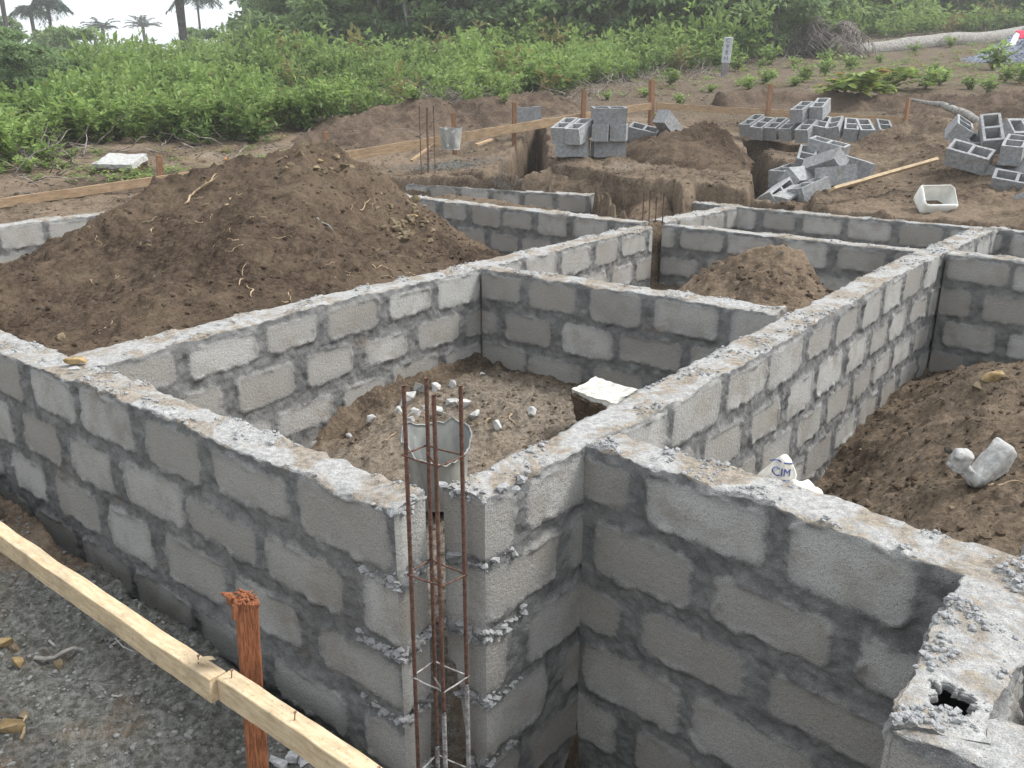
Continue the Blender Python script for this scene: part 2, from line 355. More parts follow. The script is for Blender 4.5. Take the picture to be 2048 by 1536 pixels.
wall('block wall at the far left, half hidden by the big soil mound', [(-5.55, 6.55), (-4.05, 8.86), (-2.35, 11.3), (-1.75, 12.1)], [(-5.73, 6.65), (-4.22, 8.97), (-2.5, 11.4), (-1.9, 12.2)], -.9, .014, 16, crumbs=60)

# ================================================================== TERRAIN
nat = [(-4,0,-.8),(0,0,-.7),(3,0,-.6),(-3,2.5,-.76),(-1.2,2.1,-.84),(-.8,1.7,-.86),(-2.2,3.2,-.76),(-1.5,1.5,-.82),(-8,3,-.7),(8,0,-.5),(8,5,-.3),(-9,8,-.2),(0,-6,-.5),(-8,-5,-.5),(8,-5,-.5),
       (1,5,-.2),(4,3,-.4),(3,8,0.0),(-2,8,0.),(6,8,.1),
       (-12,20,.75),(-10,30,1.6),(-16,45,1.9),(-25,70,2.9),(-8,45,2.5),(0,20,.9),(0,30,2.0),(0,45,3.9),(8,60,5.6),(-40,70,2.0),(-30,30,.8),(-20,12,.1),
       (-100,160,3),(100,160,8),(0,160,5),(30,50,4.5),(40,20,1.8),(18,12,.6),(60,70,6),(-90,20,0),(90,20,2),(90,-60,0),(-90,-60,-1)]
nat += [pd_(*q) for q in ((0,436,9),(100,427,9.3),(200,415,9.6),(0,340,11.5),(225,345,12),(450,330,13),(0,300,13.5),(300,290,14.5),(560,270,15.5),(830,345,13),(950,325,13.6),(900,300,14.3),
        (1000,262,15),(1200,318,12),(1100,290,13.5),(1400,348,10.6),(1300,345,11),(1550,345,11.3),(1480,275,15.3),(1700,292,14.5),(1305,250,15.3),(1540,240,16.5),(1815,237,16),
        (1450,150,24),(1600,172,19),(1900,130,26),(1800,95,34),(2040,75,38),(1250,170,21),(1000,190,19),(1620,410,9.0),(1900,430,8.3),(2048,440,8.0))]
nat = np.array(nat, float)
def rbf(P):
    n = len(P); D = np.hypot(P[:, None, 0] - P[None, :, 0], P[:, None, 1] - P[None, :, 1])
    A = np.zeros((n + 3, n + 3)); A[:n, :n] = D + np.eye(n) * -.02; A[:n, n] = A[n, :n] = 1; A[:n, n+1:n+3] = P[:, :2]; A[n+1:n+3, :n] = P[:, :2].T
    wv = np.linalg.solve(A, np.r_[P[:, 2], 0, 0, 0])
    def f(x, y):
        r = wv[n] + wv[n+1] * x + wv[n+2] * y
        for k in range(n): r = r + wv[k] * np.hypot(x - P[k, 0], y - P[k, 1])
        return r
    return f
natf = rbf(nat)
def segd(x, y, P, closed=True, vals=None):
    P = np.array(P, float); best = np.full(x.shape, 1e9); val = np.zeros(x.shape); n = len(P)
    for i in range(n if closed else n - 1):
        a = P[i]; b = P[(i + 1) % n]; dx, dy = b[0] - a[0], b[1] - a[1]; l2 = dx * dx + dy * dy + 1e-12
        t = np.clip(((x - a[0]) * dx + (y - a[1]) * dy) / l2, 0, 1); d = np.hypot(x - a[0] - t * dx, y - a[1] - t * dy)
        m = d < best; best = np.where(m, d, best)
        if P.shape[1] > 2: val = np.where(m, a[2] * (1 - t) + b[2] * t, val)
    return best, val
def inside(x, y, P):
    P = np.array(P, float); r = np.zeros(x.shape, bool); n = len(P)
    for i in range(n):
        a = P[i]; b = P[(i + 1) % n]
        if a[1] == b[1]: continue
        c = ((a[1] > y) != (b[1] > y)) & (x < (b[0] - a[0]) * (y - a[1]) / (b[1] - a[1]) + a[0]); r ^= c
    return r
def sdist(x, y, P):
    d, _ = segd(x, y, P); return np.where(inside(x, y, P), d, -d)
ctrRC = rbf(np.array([(-.2,5.8,-.66),(.83,5.3,-.71),(-1.09,4.63,-.80),(-.82,5.02,-.66),(-.54,5.4,-.65),(0,3.6,-.6),(0,4.5,-.58),(-.9,4.2,-.72),(-1.3,3.9,-.95),(-.3,2.7,-.65),(.8,4.2,-.62),(.5,4.9,-.63),(1.3,4.6,-.7)]))
RRf = rbf(np.array([(.9,3.4,-1.0),(1.6,4.2,-1.05),(1.98,4.62,-1.0),(2.68,5.5,-.92),(3.25,6.25,-.9),(1.5,2.5,-.75),(1.2,2.7,-.85),(1.9,3.4,-.47),(2.3,2.6,-.42),(2.2,4.3,-.55),(2.65,4.75,-.42),(2.95,5.1,-.50),(3.1,5.7,-.66),(3.5,5.75,-.66),(4.2,5.2,-.6),(3.6,4,-.35),(4.5,3,-.35),(1.7,2.9,-.55),(1.35,3.6,-.9),(1.9,1.6,-.9)]))
cz = lambda v: (lambda x, y: v + 0 * x)
carve = [ # polygon, floor function, edge width, wobble
 ([(-6.2,6.60),(-2.37,3.70),(-1.9,3.31),(-1.27,2.82),(-.60,2.28),(-.45,1.6),(-.35,1.0),(1.0,1.0),(1.2,1.8),(1.2,1.95),(.3,2.8),(-.2,2.4),(-.4,2.35),(-5.7,6.6)], cz(-1.5), .07, .05),
 ([(-5.65,6.55),(-.3,2.33),(-.14,2.37),(1.40,4.28),(1.5,4.68),(-.15,5.95),(1.21,7.9),(1.3,8.2),(-2.2,11.3),(-2.45,11.3)], cz(-.6), .05, 0),
 ([(-2.0,3.7),(-.3,2.33),(-.14,2.37),(1.40,4.28),(1.5,4.68),(-.15,5.95)], ctrRC, .05, 0),
 ([(1.5,4.68),(-.15,5.95),(1.21,7.9),(1.4,8.1),(3.2,6.65)], cz(-.56), .05, 0),
 ([(1.4,8.1),(3.2,6.65),(4.3,7.85),(2.45,9.4)], cz(-.45), .05, 0),
 ([(3.25,6.6),(4.33,7.8),(5.6,6.7),(4.7,5.3)], cz(-.6), .05, 0),
 ([(.3,2.8),(1.2,1.96),(.85,1.35),(1.2,1.0),(4,-.5),(6,3.8),(3.4,6.58),(3.25,6.6)], RRf, .04, 0),
 ([(-2.25,11.3),(1.2,8.2),(1.0,10.5),(-1.7,12.0)], cz(-.5), .1, .03),
 # trenches behind
 (x2([(900,352,.1),(965,354,.1),(1000,345,.15),(985,325,.25),(1075,284,.35),(1092,300,.3),(1096,332,.25)]) + [(1.3,10.4),(.9,10.5),(-.9,11.7)], cz(-.9), .12, .08),
 (x2([(1094,332,.25),(1180,338,.25),(1250,349,.25),(1300,351,.25),(1352,352,.25),(1366,374,.23)]) + [(2.1,10.05),(2.72,9.56),(1.52,8.12),(1.2,8.2),(1.0,10.6)], cz(-.8), .12, .06),
 (x2([(1512,352,.2),(1485,308,.28),(1520,300,.3),(1530,322,.25),(1603,344,.2),(1640,420,.1)]) + [(3.0,9.2),(2.55,9.45)], cz(-.9), .15, .06),
 (x2([(1484,304,.3),(1490,291,.33),(1600,298,.3),(1700,300,.3),(1700,314,.28),(1600,311,.28)]), cz(-.5), .12, .04),
]
def terrain(x, y, base=False):
    z = natf(x, y); p3 = np.stack([x, y, 0 * x], -1)
    near = np.exp(-(np.hypot(x, y - 8) / 25)**2)
    z = z + .05 * near * fbm(p3, 1.1, 3, 61) + .16 * (1 - near) * fbm(p3, .25, 3, 62)
    for poly, ff, wd, wob in carve:
        P = np.array([q[:2] for q in poly]); x0, y0 = P.min(0) - .5; x1, y1 = P.max(0) + .5
        m = (x > x0) & (x < x1) & (y > y0) & (y < y1)
        if not m.any(): continue
        xs, ys = x[m], y[m]; ps = np.stack([xs, ys, 0 * xs], -1)
        s = sdist(xs, ys, P)
        if wob: s = s + wob * fbm(ps, 3.5, 3, 71)
        wt = sstep(-wd * .3, wd, s); z[m] = z[m] * (1 - wt) + ff(xs, ys) * wt
    return z
def fine(x, y, z, a=1.):
    p3 = np.stack([x, y, z], -1)
    lump = np.maximum(0, fbm(p3, 9, 2, 83))
    chunk = np.maximum(0, vn(p3, 14, 85) - .25); ck2 = np.maximum(0, vn(p3, 31, 86) - .3); scar = -np.maximum(0, fbm(p3 * [1, .6, 1], 2.4, 2, 88) - .35)
    return a * (.020 * fbm(p3, 3, 3, 81) + .022 * lump**1.5 + .055 * chunk + .034 * ck2 + .16 * scar + .010 * fbm(p3, 20, 2, 82) + .009 * vn(p3, 60, 84))
def axis(segs):
    out = [segs[0][0]]
    for a, b, r0, r1 in segs:
        x = a; 
        while x < b - 1e-6:
            t = (x - a) / (b - a); x += r0 * (1 - t) + r1 * t; out.append(min(x, b))
    return np.unique(np.array(out))
xs = axis([(-110, -12, 10, .6), (-12, -6, .5, .06), (-6, -2.6, .05, .022), (-2.6, 3, .018, .02), (3, 6, .03, .06), (6, 12, .08, .5), (12, 110, .6, 10)])
ys = axis([(-60, 0, 8, .5), (0, 1.5, .3, .03), (1.5, 6, .014, .022), (6, 13, .022, .035), (13, 20, .04, .12), (20, 60, .15, 1.5), (60, 180, 2, 10)])
X, Y = np.meshgrid(xs, ys, indexing='ij'); Z = terrain(X, Y)
nearm = np.exp(-np.maximum(0, Y - 9) / 12)
Z2 = Z + fine(X, Y, Z) * (.35 + .65 * nearm)
p3 = np.stack([X, Y, 0 * X], -1)
grey = sstep(3.6, 3.0, Y) * sstep(-.0, -.25, X) * .78 + (fbm(p3, 1.5, 2, 91) * .2) * (Y < 12)
grey += .75 * np.exp(-((X + .9)**2 / 1.2 + (Y - 13.2)**2 / .5)) + .5 * np.exp(-((X - .0)**2 / 2 + (Y - 10.7)**2 / .8)) 
rc = sdist(X, Y, np.array([q[:2] for q in carve[2][0]])); grey += .1 * sstep(.15, .45, rc); dust = .62 * sstep(.12, .35, rc + .1 * fbm(p3, 3, 2, 95)) + .5 * sstep(.35, .7, fbm(p3, .8, 3, 96)) * (Y > 8)
litter = sstep(15.5, 18, Y + .12 * X) + .42 * sstep(0, .3, sdist(X, Y, np.array([q[:2] for q in carve[6][0]]))) * (1 + .5 * fbm(p3, 2, 2, 99))
gm = npmesh('ground', np.stack([X, Y, Z2], -1).reshape(-1, 3), gridF(len(xs), len(ys)), {'grey': grey, 'litter': litter, 'dust': dust})
go = link('ground', gm, MG); tag(go, kind='structure')
gridz = Z2
def gz(x, y):
    i = np.clip(np.searchsorted(xs, x) - 1, 0, len(xs) - 2); j = np.clip(np.searchsorted(ys, y) - 1, 0, len(ys) - 2)
    tx = np.clip((x - xs[i]) / (xs[i+1] - xs[i]), 0, 1); ty = np.clip((y - ys[j]) / (ys[j+1] - ys[j]), 0, 1)
    return (gridz[i, j]*(1-tx)*(1-ty) + gridz[i+1, j]*tx*(1-ty) + gridz[i, j+1]*(1-tx)*ty + gridz[i+1, j+1]*tx*ty)
# ------------------------------------------------------------------ soil mounds
MOUNDS = []
def mound(label, ridge, outline, res=.025, p=1.0, mat=None, seed=0, amp=1., big=.05, greyv=0., name='soil_mound', cat='soil mound'):
    O = np.array(outline, float); x0, y0 = O[:, :2].min(0) - .15; x1, y1 = O[:, :2].max(0) + .15
    gx = np.arange(x0, x1, res); gy = np.arange(y0, y1, res); x, y = np.meshgrid(gx, gy, indexing='ij')
    q = np.stack([x, y, 0 * x + seed], -1)
    xw = x + .10 * fbm(q, 2.2, 3, 101); yw = y + .10 * fbm(q, 2.2, 3, 107)
    ins = inside(xw, yw, O); do, zo = segd(xw, yw, O); dr, zr = segd(xw, yw, np.array(ridge, float), closed=False)
    def idw(P, pw):
        P = np.array(P, float); Q = np.concatenate([P[:-1] * (1 - t_) + P[1:] * t_ for t_ in np.linspace(0, 1, 6)]); a = b = 0
        for k in Q: w_ = 1 / ((x - k[0])**2 + (y - k[1])**2 + .004)**pw; a = a + w_ * k[2]; b = b + w_
        return a / b
    zr = idw(ridge, 4); zo = idw(np.concatenate([O, O[:1]]), 3.5)
    do = np.where(ins, do, 0); t = do / (do + dr + 1e-6)
    z = zo + (zr - zo) * t**p
    dout = np.where(ins, 0, segd(xw, yw, O)[0])
    z = z - dout * .9 - .02
    hh = sstep(0, .25, do)
    rill = fbm(np.stack([x, y, z], -1), 2.6, 3, 111 + seed)
    z = z + hh * big * rill
    z = z + fine(x, y, z, amp) * (.4 + .6 * hh)
    keep = ins | (dout < .09); kv = keep[:-1, :-1] | keep[1:, :-1] | keep[1:, 1:] | keep[:-1, 1:]
    F = gridF(len(gx), len(gy))[kv.ravel()]; used = np.unique(F); mp = np.full(x.size, -1); mp[used] = np.arange(len(used))
    V = np.stack([x, y, z], -1).reshape(-1, 3)[used]
    me = npmesh(name, V, mp[F], {'grey': np.full(len(V), greyv), 'litter': np.zeros(len(V))})
    o = link(name, me, mat or MS); tag(o, label, cat, 'heaps of dug soil'); MOUNDS.append((gx, gy, np.where(keep, z, -9), o))
    return o
def top_z(x, y):
    z = float(gz(x, y))
    for gx, gy, zz, o in MOUNDS:
        if gx[0] < x < gx[-1] and gy[0] < y < gy[-1]:
            i = int((x - gx[0]) / (gx[1] - gx[0])); j = int((y - gy[0]) / (gy[1] - gy[0]))
            if i < len(gx) and j < len(gy): z = max(z, float(zz[i, j]))
    return z
def hit(px, py, ymin=1., ymax=60.):
    r = ray(px, py); t = ymin
    while t < ymax:
        p = (r[0] * t / r[1], t)
        if top_z(*p) > CH + r[2] * t / r[1]: return (p[0], p[1], top_z(*p))
        t += .012 + t * .0015
    return (r[0] * ymax / r[1], ymax, float(gz(r[0] * ymax / r[1], ymax)))
R_ = lambda L: [pd_(*q) for q in L]
mound('big dark brown soil mound with stones and roots, left of the middle',
      R_([(0,570,5.5),(90,508,6.0),(240,415,6.5),(330,356,6.9),(430,322,7.1),(520,308,7.2),(600,275,7.2),(655,270,7.2),(720,302,7.1),(790,380,7.0),(870,443,6.8),(930,478,6.7),(985,502,6.55)]),
      [(-2.05,3.92,-.02),(-1.05,5.22,.03),(-.33,6.12,.01),(.02,6.55,-.05),(.3,7.1,-.5),(.4,8.2,-.55),(-.2,9.0,-.55),(-1.2,9.8,-.5),(-2.6,10.2,-.5),(-3.6,9.0,-.5),(-4.6,7.7,-.5),(-5.3,6.7,-.5),(-4.6,6.0,-.5),(-3.6,5.2,-.34),(-2.6,4.35,-.12)],
      res=.017, p=.92, seed=1, big=.09)
mound('small brown soil heap in the room behind the cross wall', [(1.55,5.95,.1),(1.73,6.0,.20),(1.98,5.98,.14)],
      [(1.15,6.7,-.56),(.95,6.05,-.5),(1.0,5.5,-.42),(1.4,5.0,-.1),(1.75,5.05,-.04),(2.05,5.35,-.06),(2.24,5.75,-.3),(2.2,6.15,-.52),(1.8,6.7,-.56)], res=.014, p=.85, seed=2, mat=MLS, big=.05)
mound('long spoil bank behind the boards at left of centre, topped by shrubs', R_([(600,268,15.0),(700,236,15.4),(760,211,15.8),(820,196,16.0),(900,201,16.2),(1000,188,16.8),(1090,184,17.2),(1150,206,17.8)]),
      R_([(560,290,14.9),(650,310,14.2),(800,285,14.6),(930,262,15.2),(1060,245,16),(1180,235,16.6)]) + [(2.0,18.8,.75),(.5,19,.8),(-2,18,.8),(-4,17,.6),(-5.2,16,.5)], res=.04, seed=3, mat=MBS, amp=1.3, big=.09)
mound('low spoil bank along the far right edge of the dig', R_([(1380,208,17.6),(1420,184,17.6),(1500,178,17.8),(1620,182,17.6),(1740,180,17.2),(1850,186,16.8),(1950,190,16.3),(2060,178,15.8),(2200,176,15.5)]),
      R_([(1330,215,18.2),(1450,235,17.4),(1600,245,16.9),(1760,250,16.2),(1850,250,15.6),(2000,262,14.5),(2200,262,14)]) + [(13,17,1.0),(10,19,1.05),(7,19.8,1.1),(4,19.6,1.0)], res=.045, seed=4, mat=MBS, amp=1.3, big=.1)
mound('conical soil mound between the block stack and the long row of blocks', R_([(1350,262,12.2),(1385,248,12.2),(1432,246,12.2),(1462,265,12.0)]),
      R_([(1250,308,12.4),(1285,330,11.5),(1380,345,10.9),(1470,342,10.9),(1490,325,11.6),(1488,300,12.6),(1440,262,14.2),(1330,258,14.6),(1262,275,13.9)]), res=.028, seed=5, amp=1.2, p=.9, big=.06)
mound('rounded brown soil hump with a cut face beside the thin rebar', R_([(1045,345,11.7),(1110,326,11.8),(1170,334,11.5),(1220,358,10.9),(1290,368,10.5),(1335,388,10.1)]),
      [(-.3,11.95,-.1),(.95,10.85,-.15),(1.25,10.4,-.35),(1.1,9.4,-.5),(.95,8.95,-.45),(1.10,8.75,-.42),(1.92,9.68,-.35),(2.0,9.95,-.4),(1.3,11.3,-.4),(.6,12.2,-.4),(-.2,12.5,-.2)], res=.022, seed=6, mat=MLS, p=.7, big=.06)
mound('large soil slope at right carrying the tumbled blocks', R_([(1700,290,12.6),(1760,258,12.9),(1830,226,13),(1900,234,12.5),(1980,254,12),(2060,268,11.5),(2300,270,11)]),
      [(2.55,9.5,-.05),(4.36,8.02,.02),(6.0,6.6,.05),(8,7,.1),(9.5,10,.5),(8.5,13,.7)] + R_([(1850,240,14.2),(1740,285,13.9),(1690,312,13.0),(1600,390,10.8)]), res=.026, seed=7, p=1.15, mat=MLS, big=.05)
mound('flat dusty hump of earth between the two farthest walls', R_([(850,392,10.9),(900,384,10.8),(1000,398,10.2),(1100,414,9.6),(1180,430,9.2)]),
      [(-1.9,11.9,-.3),(-2.0,11.2,-.2),(-.75,10.2,-.25),(1.15,8.5,-.25),(1.1,9.6,-.42),(.85,10.4,-.42),(-1.3,11.75,-.33)], res=.03, seed=8, mat=MLS, greyv=.35, amp=.5, big=.02)
#PART2
# ================================================================== OBJECT MATERIALS
MB = mat_simple('hollow_block_cement', (.24, .246, .25), (.41, .416, .42), 30, .95, .005, .1, .4, dirt=.45, dcol=(.20, .16, .12))
MWN = mat_simple('fresh_sawn_wood', (.43, .325, .20), (.60, .48, .32), 6, .85, .003, .1, stretch=(2.5, 14, 14), dirt=.5, dcol=(.30, .24, .17))
MWF = mat_simple('weathered_board_wood', (.30, .20, .115), (.50, .37, .24), 7, .85, .003, .1, .3, stretch=(1.2, 10, 10), dirt=.4)
MWR = mat_simple('reddish_hardwood', (.14, .050, .026), (.36, .145, .070), 12, .85, .006, .15, stretch=(16, 16, 1.6), bs=.8, dirt=.35, dcol=(.10, .07, .05))
MWS = mat_simple('stake_wood', (.17, .085, .045), (.36, .215, .13), 10, .85, .003, .1, .3, stretch=(12, 12, 1.5), dirt=.4)
MRU = mat_simple('rusty_steel', (.055, .030, .024), (.165, .085, .058), 60, .75, .001, .3)
MRC = mat_simple('cement_splashed_steel', (.13, .10, .09), (.42, .42, .41), 55, .9, .002, .1)
MNL = mat_simple('rusty_nail_steel', (.10, .05, .03), (.35, .2, .12), 200, .6, .0005, .4)
MRB = mat_simple('broken_concrete', (.34, .335, .32), (.60, .595, .57), 28, .95, .008, .1, .3)
MST = mat_simple('brown_stone', (.13, .10, .065), (.33, .26, .17), 18, .95, .008, .1, .5)
MSY = mat_simple('ochre_stone', (.22, .15, .07), (.48, .36, .20), 22, .95, .006, .1, .4)
MTW = mat_simple('pale_root_wood', (.25, .18, .11), (.50, .39, .26), 30, .9, .002, .1, .4)
MBR = mat_simple('grey_bark', (.13, .12, .105), (.36, .345, .32), 14, .9, .006, .1)
MBK = mat_simple('dark_palm_bark', (.055, .05, .048), (.13, .12, .115), 10, .95, .02, .05)
MPW = mat_simple('white_plastic', (.66, .66, .60), (.86, .86, .82), 9, .45, .001, .4)
MBG = mat_simple('woven_sack', (.50, .47, .40), (.80, .78, .72), 12, .75, .003, .2)
MBL = mat_simple('blue_sack_print', (.03, .05, .20), (.05, .08, .30), 60, .7, .001, .2)
MRD = mat_simple('red_sack_print', (.50, .10, .08), (.75, .28, .22), 60, .7, .001, .2)
MCR = mat_simple('red_cloth', (.45, .02, .05), (.80, .06, .12), 6, .8, .004, .1)
MCW = mat_simple('white_cloth', (.65, .63, .62), (.88, .87, .87), 6, .8, .004, .1)
MGV = mat_simple('blue_grey_gravel', (.10, .115, .15), (.36, .39, .46), 12, .95, .05, .1, bs=1.)
MDF = mat_simple('dry_frond', (.14, .115, .10), (.36, .32, .29), 12, .9, .004, .1, .3)
MSTM = mat_simple('shrub_stem', (.09, .075, .045), (.2, .17, .10), 12, .9, .003, .1)
ML1 = mat_leaf('shrub_leaf', (.10, .165, .045), (.32, .44, .13))
ML2 = mat_leaf('hillside_leaf', (.14, .20, .08), (.34, .46, .19), (.30, .24, .08))
ML3 = mat_leaf('palm_leaf', (.03, .055, .045), (.08, .13, .085), (.09, .12, .06))
ML4 = mat_leaf('tree_leaf', (.12, .18, .085), (.29, .40, .18), (.20, .22, .07))
def mbucket():
    k = NM('cement_stained_plastic', .55, .35); n = k.noise(9, 5, .65, co=k.scaled((1, 1, .35)))
    c = k.mix(k.ramp(n, .35, .7), (.22, .225, .22), (.42, .42, .38)); c = k.mix(k.ramp(k.noise(16, 4), .62, .7), c, (.62, .62, .60)); k.col(c); k.bump(n, .4, .004); return k.m
MBU = mbucket()
# ================================================================== BUILDERS
def bmesh_obj(name, bm, mat, parent=None, smooth=False):
    me = bpy.data.meshes.new(name); bmesh.ops.recalc_face_normals(bm, faces=bm.faces); bm.to_mesh(me); bm.free()
    if smooth:
        me.polygons.foreach_set('use_smooth', np.ones(len(me.polygons), bool))
    return link(name, me, mat, parent)
def box_bm(sx, sy, sz, bev=.003, cuts=0, jit=0, seed=0, org=(0, 0, 0)):
    bm = bmesh.new(); bmesh.ops.create_cube(bm, size=1)
    for v in bm.verts: v.co = Vector((v.co.x * sx + org[0], v.co.y * sy + org[1], v.co.z * sz + org[2]))
    if cuts:
        ed = [e for e in bm.edges if abs((e.verts[0].co - e.verts[1].co).normalized()[cuts[0]]) > .9]
        bmesh.ops.subdivide_edges(bm, edges=ed, cuts=cuts[1])
    if bev: bmesh.ops.bevel(bm, geom=list(bm.edges), offset=bev, segments=1, affect='EDGES', clamp_overlap=True)
    if jit:
        P = np.array([v.co[:] for v in bm.verts]); D = np.stack([fbm(P + 7 * k, 6, 2, seed + k) for k in range(3)], -1) * jit
        for v, d in zip(bm.verts, D): v.co += Vector(d)
    return bm
def beam(name, a, b, wid, hgt, mat, cuts=14, jit=.003, seed=0, parent=None, roll=0):
    """a squared timber from a to b; wid across, hgt along its own up"""
    a = Vector(a); b = Vector(b); L = (b - a).length
    bm = box_bm(L, wid, hgt, .002, (0, cuts), jit, seed)
    o = bmesh_obj(name, bm, mat, parent); x = (b - a).normalized(); z = Vector((0, 0, 1)); y = z.cross(x).normalized(); z = x.cross(y)
    M = Matrix((x, y, z)).transposed().to_4x4() @ Matrix.Rotation(roll, 4, 'X'); M.translation = (a + b) / 2; o.matrix_world = M; return o
def tube(pts, rad, n=8, rib=None):
    P = np.array(pts, float); m = len(P); rad = np.broadcast_to(rad, m) if np.ndim(rad) == 0 else np.interp(np.linspace(0, 1, m), np.linspace(0, 1, len(rad)), rad)
    T = np.gradient(P, axis=0); T /= np.linalg.norm(T, axis=1)[:, None] + 1e-12
    ref = np.array([0, 0, 1.]) if abs(T[:, 2]).mean() < .8 else np.array([1., 0, 0])
    U = np.cross(T, ref); U /= np.linalg.norm(U, axis=1)[:, None]; W = np.cross(T, U)
    a = np.linspace(0, 2 * np.pi, n, endpoint=False)
    V = P[:, None] + rad[:, None, None] * (U[:, None] * np.cos(a)[None, :, None] + W[:, None] * np.sin(a)[None, :, None])
    i = np.arange(m * n).reshape(m, n); F = np.stack([i[:-1], i[1:], np.roll(i[1:], -1, 1), np.roll(i[:-1], -1, 1)], -1).reshape(-1, 4)
    V = np.concatenate([V.reshape(-1, 3), P[:1], P[-1:]]); c0 = m * n; c1 = c0 + 1; r = np.arange(n)
    caps = np.concatenate([np.stack([r, np.roll(r, -1), np.full(n, c0), np.full(n, c0)], -1), np.stack([i[-1], np.roll(i[-1], -1), np.full(n, c1), np.full(n, c1)], -1)])
    return V, np.concatenate([F, caps])
def tmesh(name, parts, mat, parent=None, smooth=True, attrs=None):
    V = []; F = []; o = 0
    for v, f in parts: V.append(v); F.append(f + o); o += len(v)
    V = np.concatenate(V); F = np.concatenate(F); q = F[:, 2] != F[:, 3]
    return link(name, mixmesh(name, V, F[q], F[~q][:, :3], attrs or {}, smooth), mat, parent)
def wig(a, b, n, amp, seed, sag=0):
    a = np.array(a, float); b = np.array(b, float); t = np.linspace(0, 1, n)[:, None]; P = a * (1 - t) + b * t; L = np.linalg.norm(b - a)
    N = np.stack([fbm(np.c_[t * 3, t * 0 + seed * 1.7, t * 0 + k], 1, 2, 200 + seed + k) for k in range(3)], -1)
    return P + N * amp * L * np.minimum(1, t * 6) - [0, 0, 1] * (sag * 4 * t * (1 - t))
def rock_mesh(name, sx, sy, sz, seed, npts=14, flat=.0, bev=.12, rough=.04):
    r = random.Random(seed); bm = bmesh.new()
    for k in range(npts):
        v = Vector((r.gauss(0, 1), r.gauss(0, 1), r.gauss(0, 1))).normalized(); v = Vector([math.copysign(abs(c)**.6, c) for c in v]) * r.uniform(.75, 1)
        if v.z < -flat: v.z = -flat if flat else v.z
        bm.verts.new((v.x * sx, v.y * sy, v.z * sz))
    res = bmesh.ops.convex_hull(bm, input=bm.verts); bmesh.ops.delete(bm, geom=list({g for g in list(res['geom_interior']) + list(res['geom_unused']) if isinstance(g, bmesh.types.BMVert)}), context='VERTS')
    s = min(sx, sy, sz); bmesh.ops.bevel(bm, geom=list(bm.edges), offset=s * bev, segments=1, affect='EDGES', clamp_overlap=True)
    bmesh.ops.triangulate(bm, faces=bm.faces); bmesh.ops.subdivide_edges(bm, edges=bm.edges, cuts=1, use_grid_fill=True)
    bmesh.ops.remove_doubles(bm, verts=bm.verts, dist=s * .01)
    P = np.array([v.co[:] for v in bm.verts]); D = fbm(P + seed, 1.2 / s, 3, seed) * s * rough * 2
    bm.normal_update()
    for v, d in zip(bm.verts, D): v.co += v.normal * float(d)
    me = bpy.data.meshes.new(name); bmesh.ops.recalc_face_normals(bm, faces=bm.faces); bm.to_mesh(me); bm.free(); return me
def slabmesh(name, sx, sy, sz, seed, amp=.02, taper=0):
    bm = bmesh.new(); bmesh.ops.create_cube(bm, size=1); bmesh.ops.subdivide_edges(bm, edges=bm.edges, cuts=9, use_grid_fill=True)
    P = np.array([v.co[:] for v in bm.verts]) * [sx, sy, sz]; P[:, :2] *= (1 + taper * (P[:, 2:3] / sz - .5)); D = np.stack([fbm(P + 5 * k, 1.6 / min(sx, sy), 3, seed + k) + .5 * vn(P + 5 * k, 14 / sx, seed) for k in range(3)], -1) * amp
    P[:, :2] *= 1 + .10 * fbm(P * [1, 1, .2], 2.2 / sx, 2, seed + 9)[:, None]
    for v, q in zip(bm.verts, P + D): v.co = Vector(q)
    me = bpy.data.meshes.new(name); bmesh.ops.recalc_face_normals(bm, faces=bm.faces); bm.to_mesh(me); bm.free(); return me
def rock(name, loc, size, seed, mat, label, cat, group=None, rot=None, **kw):
    me = rock_mesh(name, *size, seed, **kw); o = link(name, me, mat); o.location = loc
    o.rotation_euler = rot or (rnd.uniform(-.3, .3), rnd.uniform(-.3, .3), rnd.uniform(0, 6.28)); tag(o, label, cat, group); return o
# ================================================================== FOREGROUND
# the two sawn rails nailed to a red stake
zr = -.335; ax = np.array([.785, -.62])
def railpt(px, py): return np.array(pz(px, py, zr))
b1e = railpt(434, 1352); b1s = b1e - np.r_[ax, 0] * 2.6
b2s = railpt(447, 1345); b2e = b2s + np.r_[ax, 0] * 1.2
for (s_, e_, lab, sd_, nails) in ((b1s, b1e, 'long sawn timber rail at lower left, ending at the red stake', 1, (.09,)), (b2s, b2e, 'second sawn timber rail with rusty nails running from the red stake to the bottom edge', 2, (.035, .30, .60))):
    root = empty('timber_rail', tuple(s_ - [0, 0, .038])); tag(root, lab, 'timber rail', 'profile rails in the foreground')
    bm_ = beam('rail', s_ - [0, 0, .038], e_ - [0, 0, .038], .05, .075, MWN, 40, .005, sd_); bm_.parent = root; bm_.matrix_parent_inverse = Matrix.Translation(-root.location)
    for t_ in nails:
        L_ = np.linalg.norm(e_ - s_); p = (s_ + (e_ - s_) * (t_ / L_)) if sd_ == 2 else (e_ - (e_ - s_) * (t_ / L_))
        parts = [tube([p + [0, 0, -.01], p + [.003, .002, .022]], .0016, 8), tube([p + [.003, .002, .021], p + [.003, .002, .024]], .0042, 10)]
        n_ = tmesh('nail', parts, MNL); n_.parent = root; n_.matrix_parent_inverse = Matrix.Translation(-root.location)
sp_ = railpt(470, 1338) + np.array([.030, .038, 0])
root = empty('wooden_stake', tuple(sp_ + [0, 0, -.6])); tag(root, 'red brown wooden stake with a hammered splintered top in the foreground', 'stake')
bm = box_bm(.058, .052, 1.0, .004, (2, 30), .004, 5, (0, 0, -.3)); st = bmesh_obj('post', bm, MWR, root); st.location = (0, 0, .6); st.rotation_euler = (0, .035, math.radians(22))
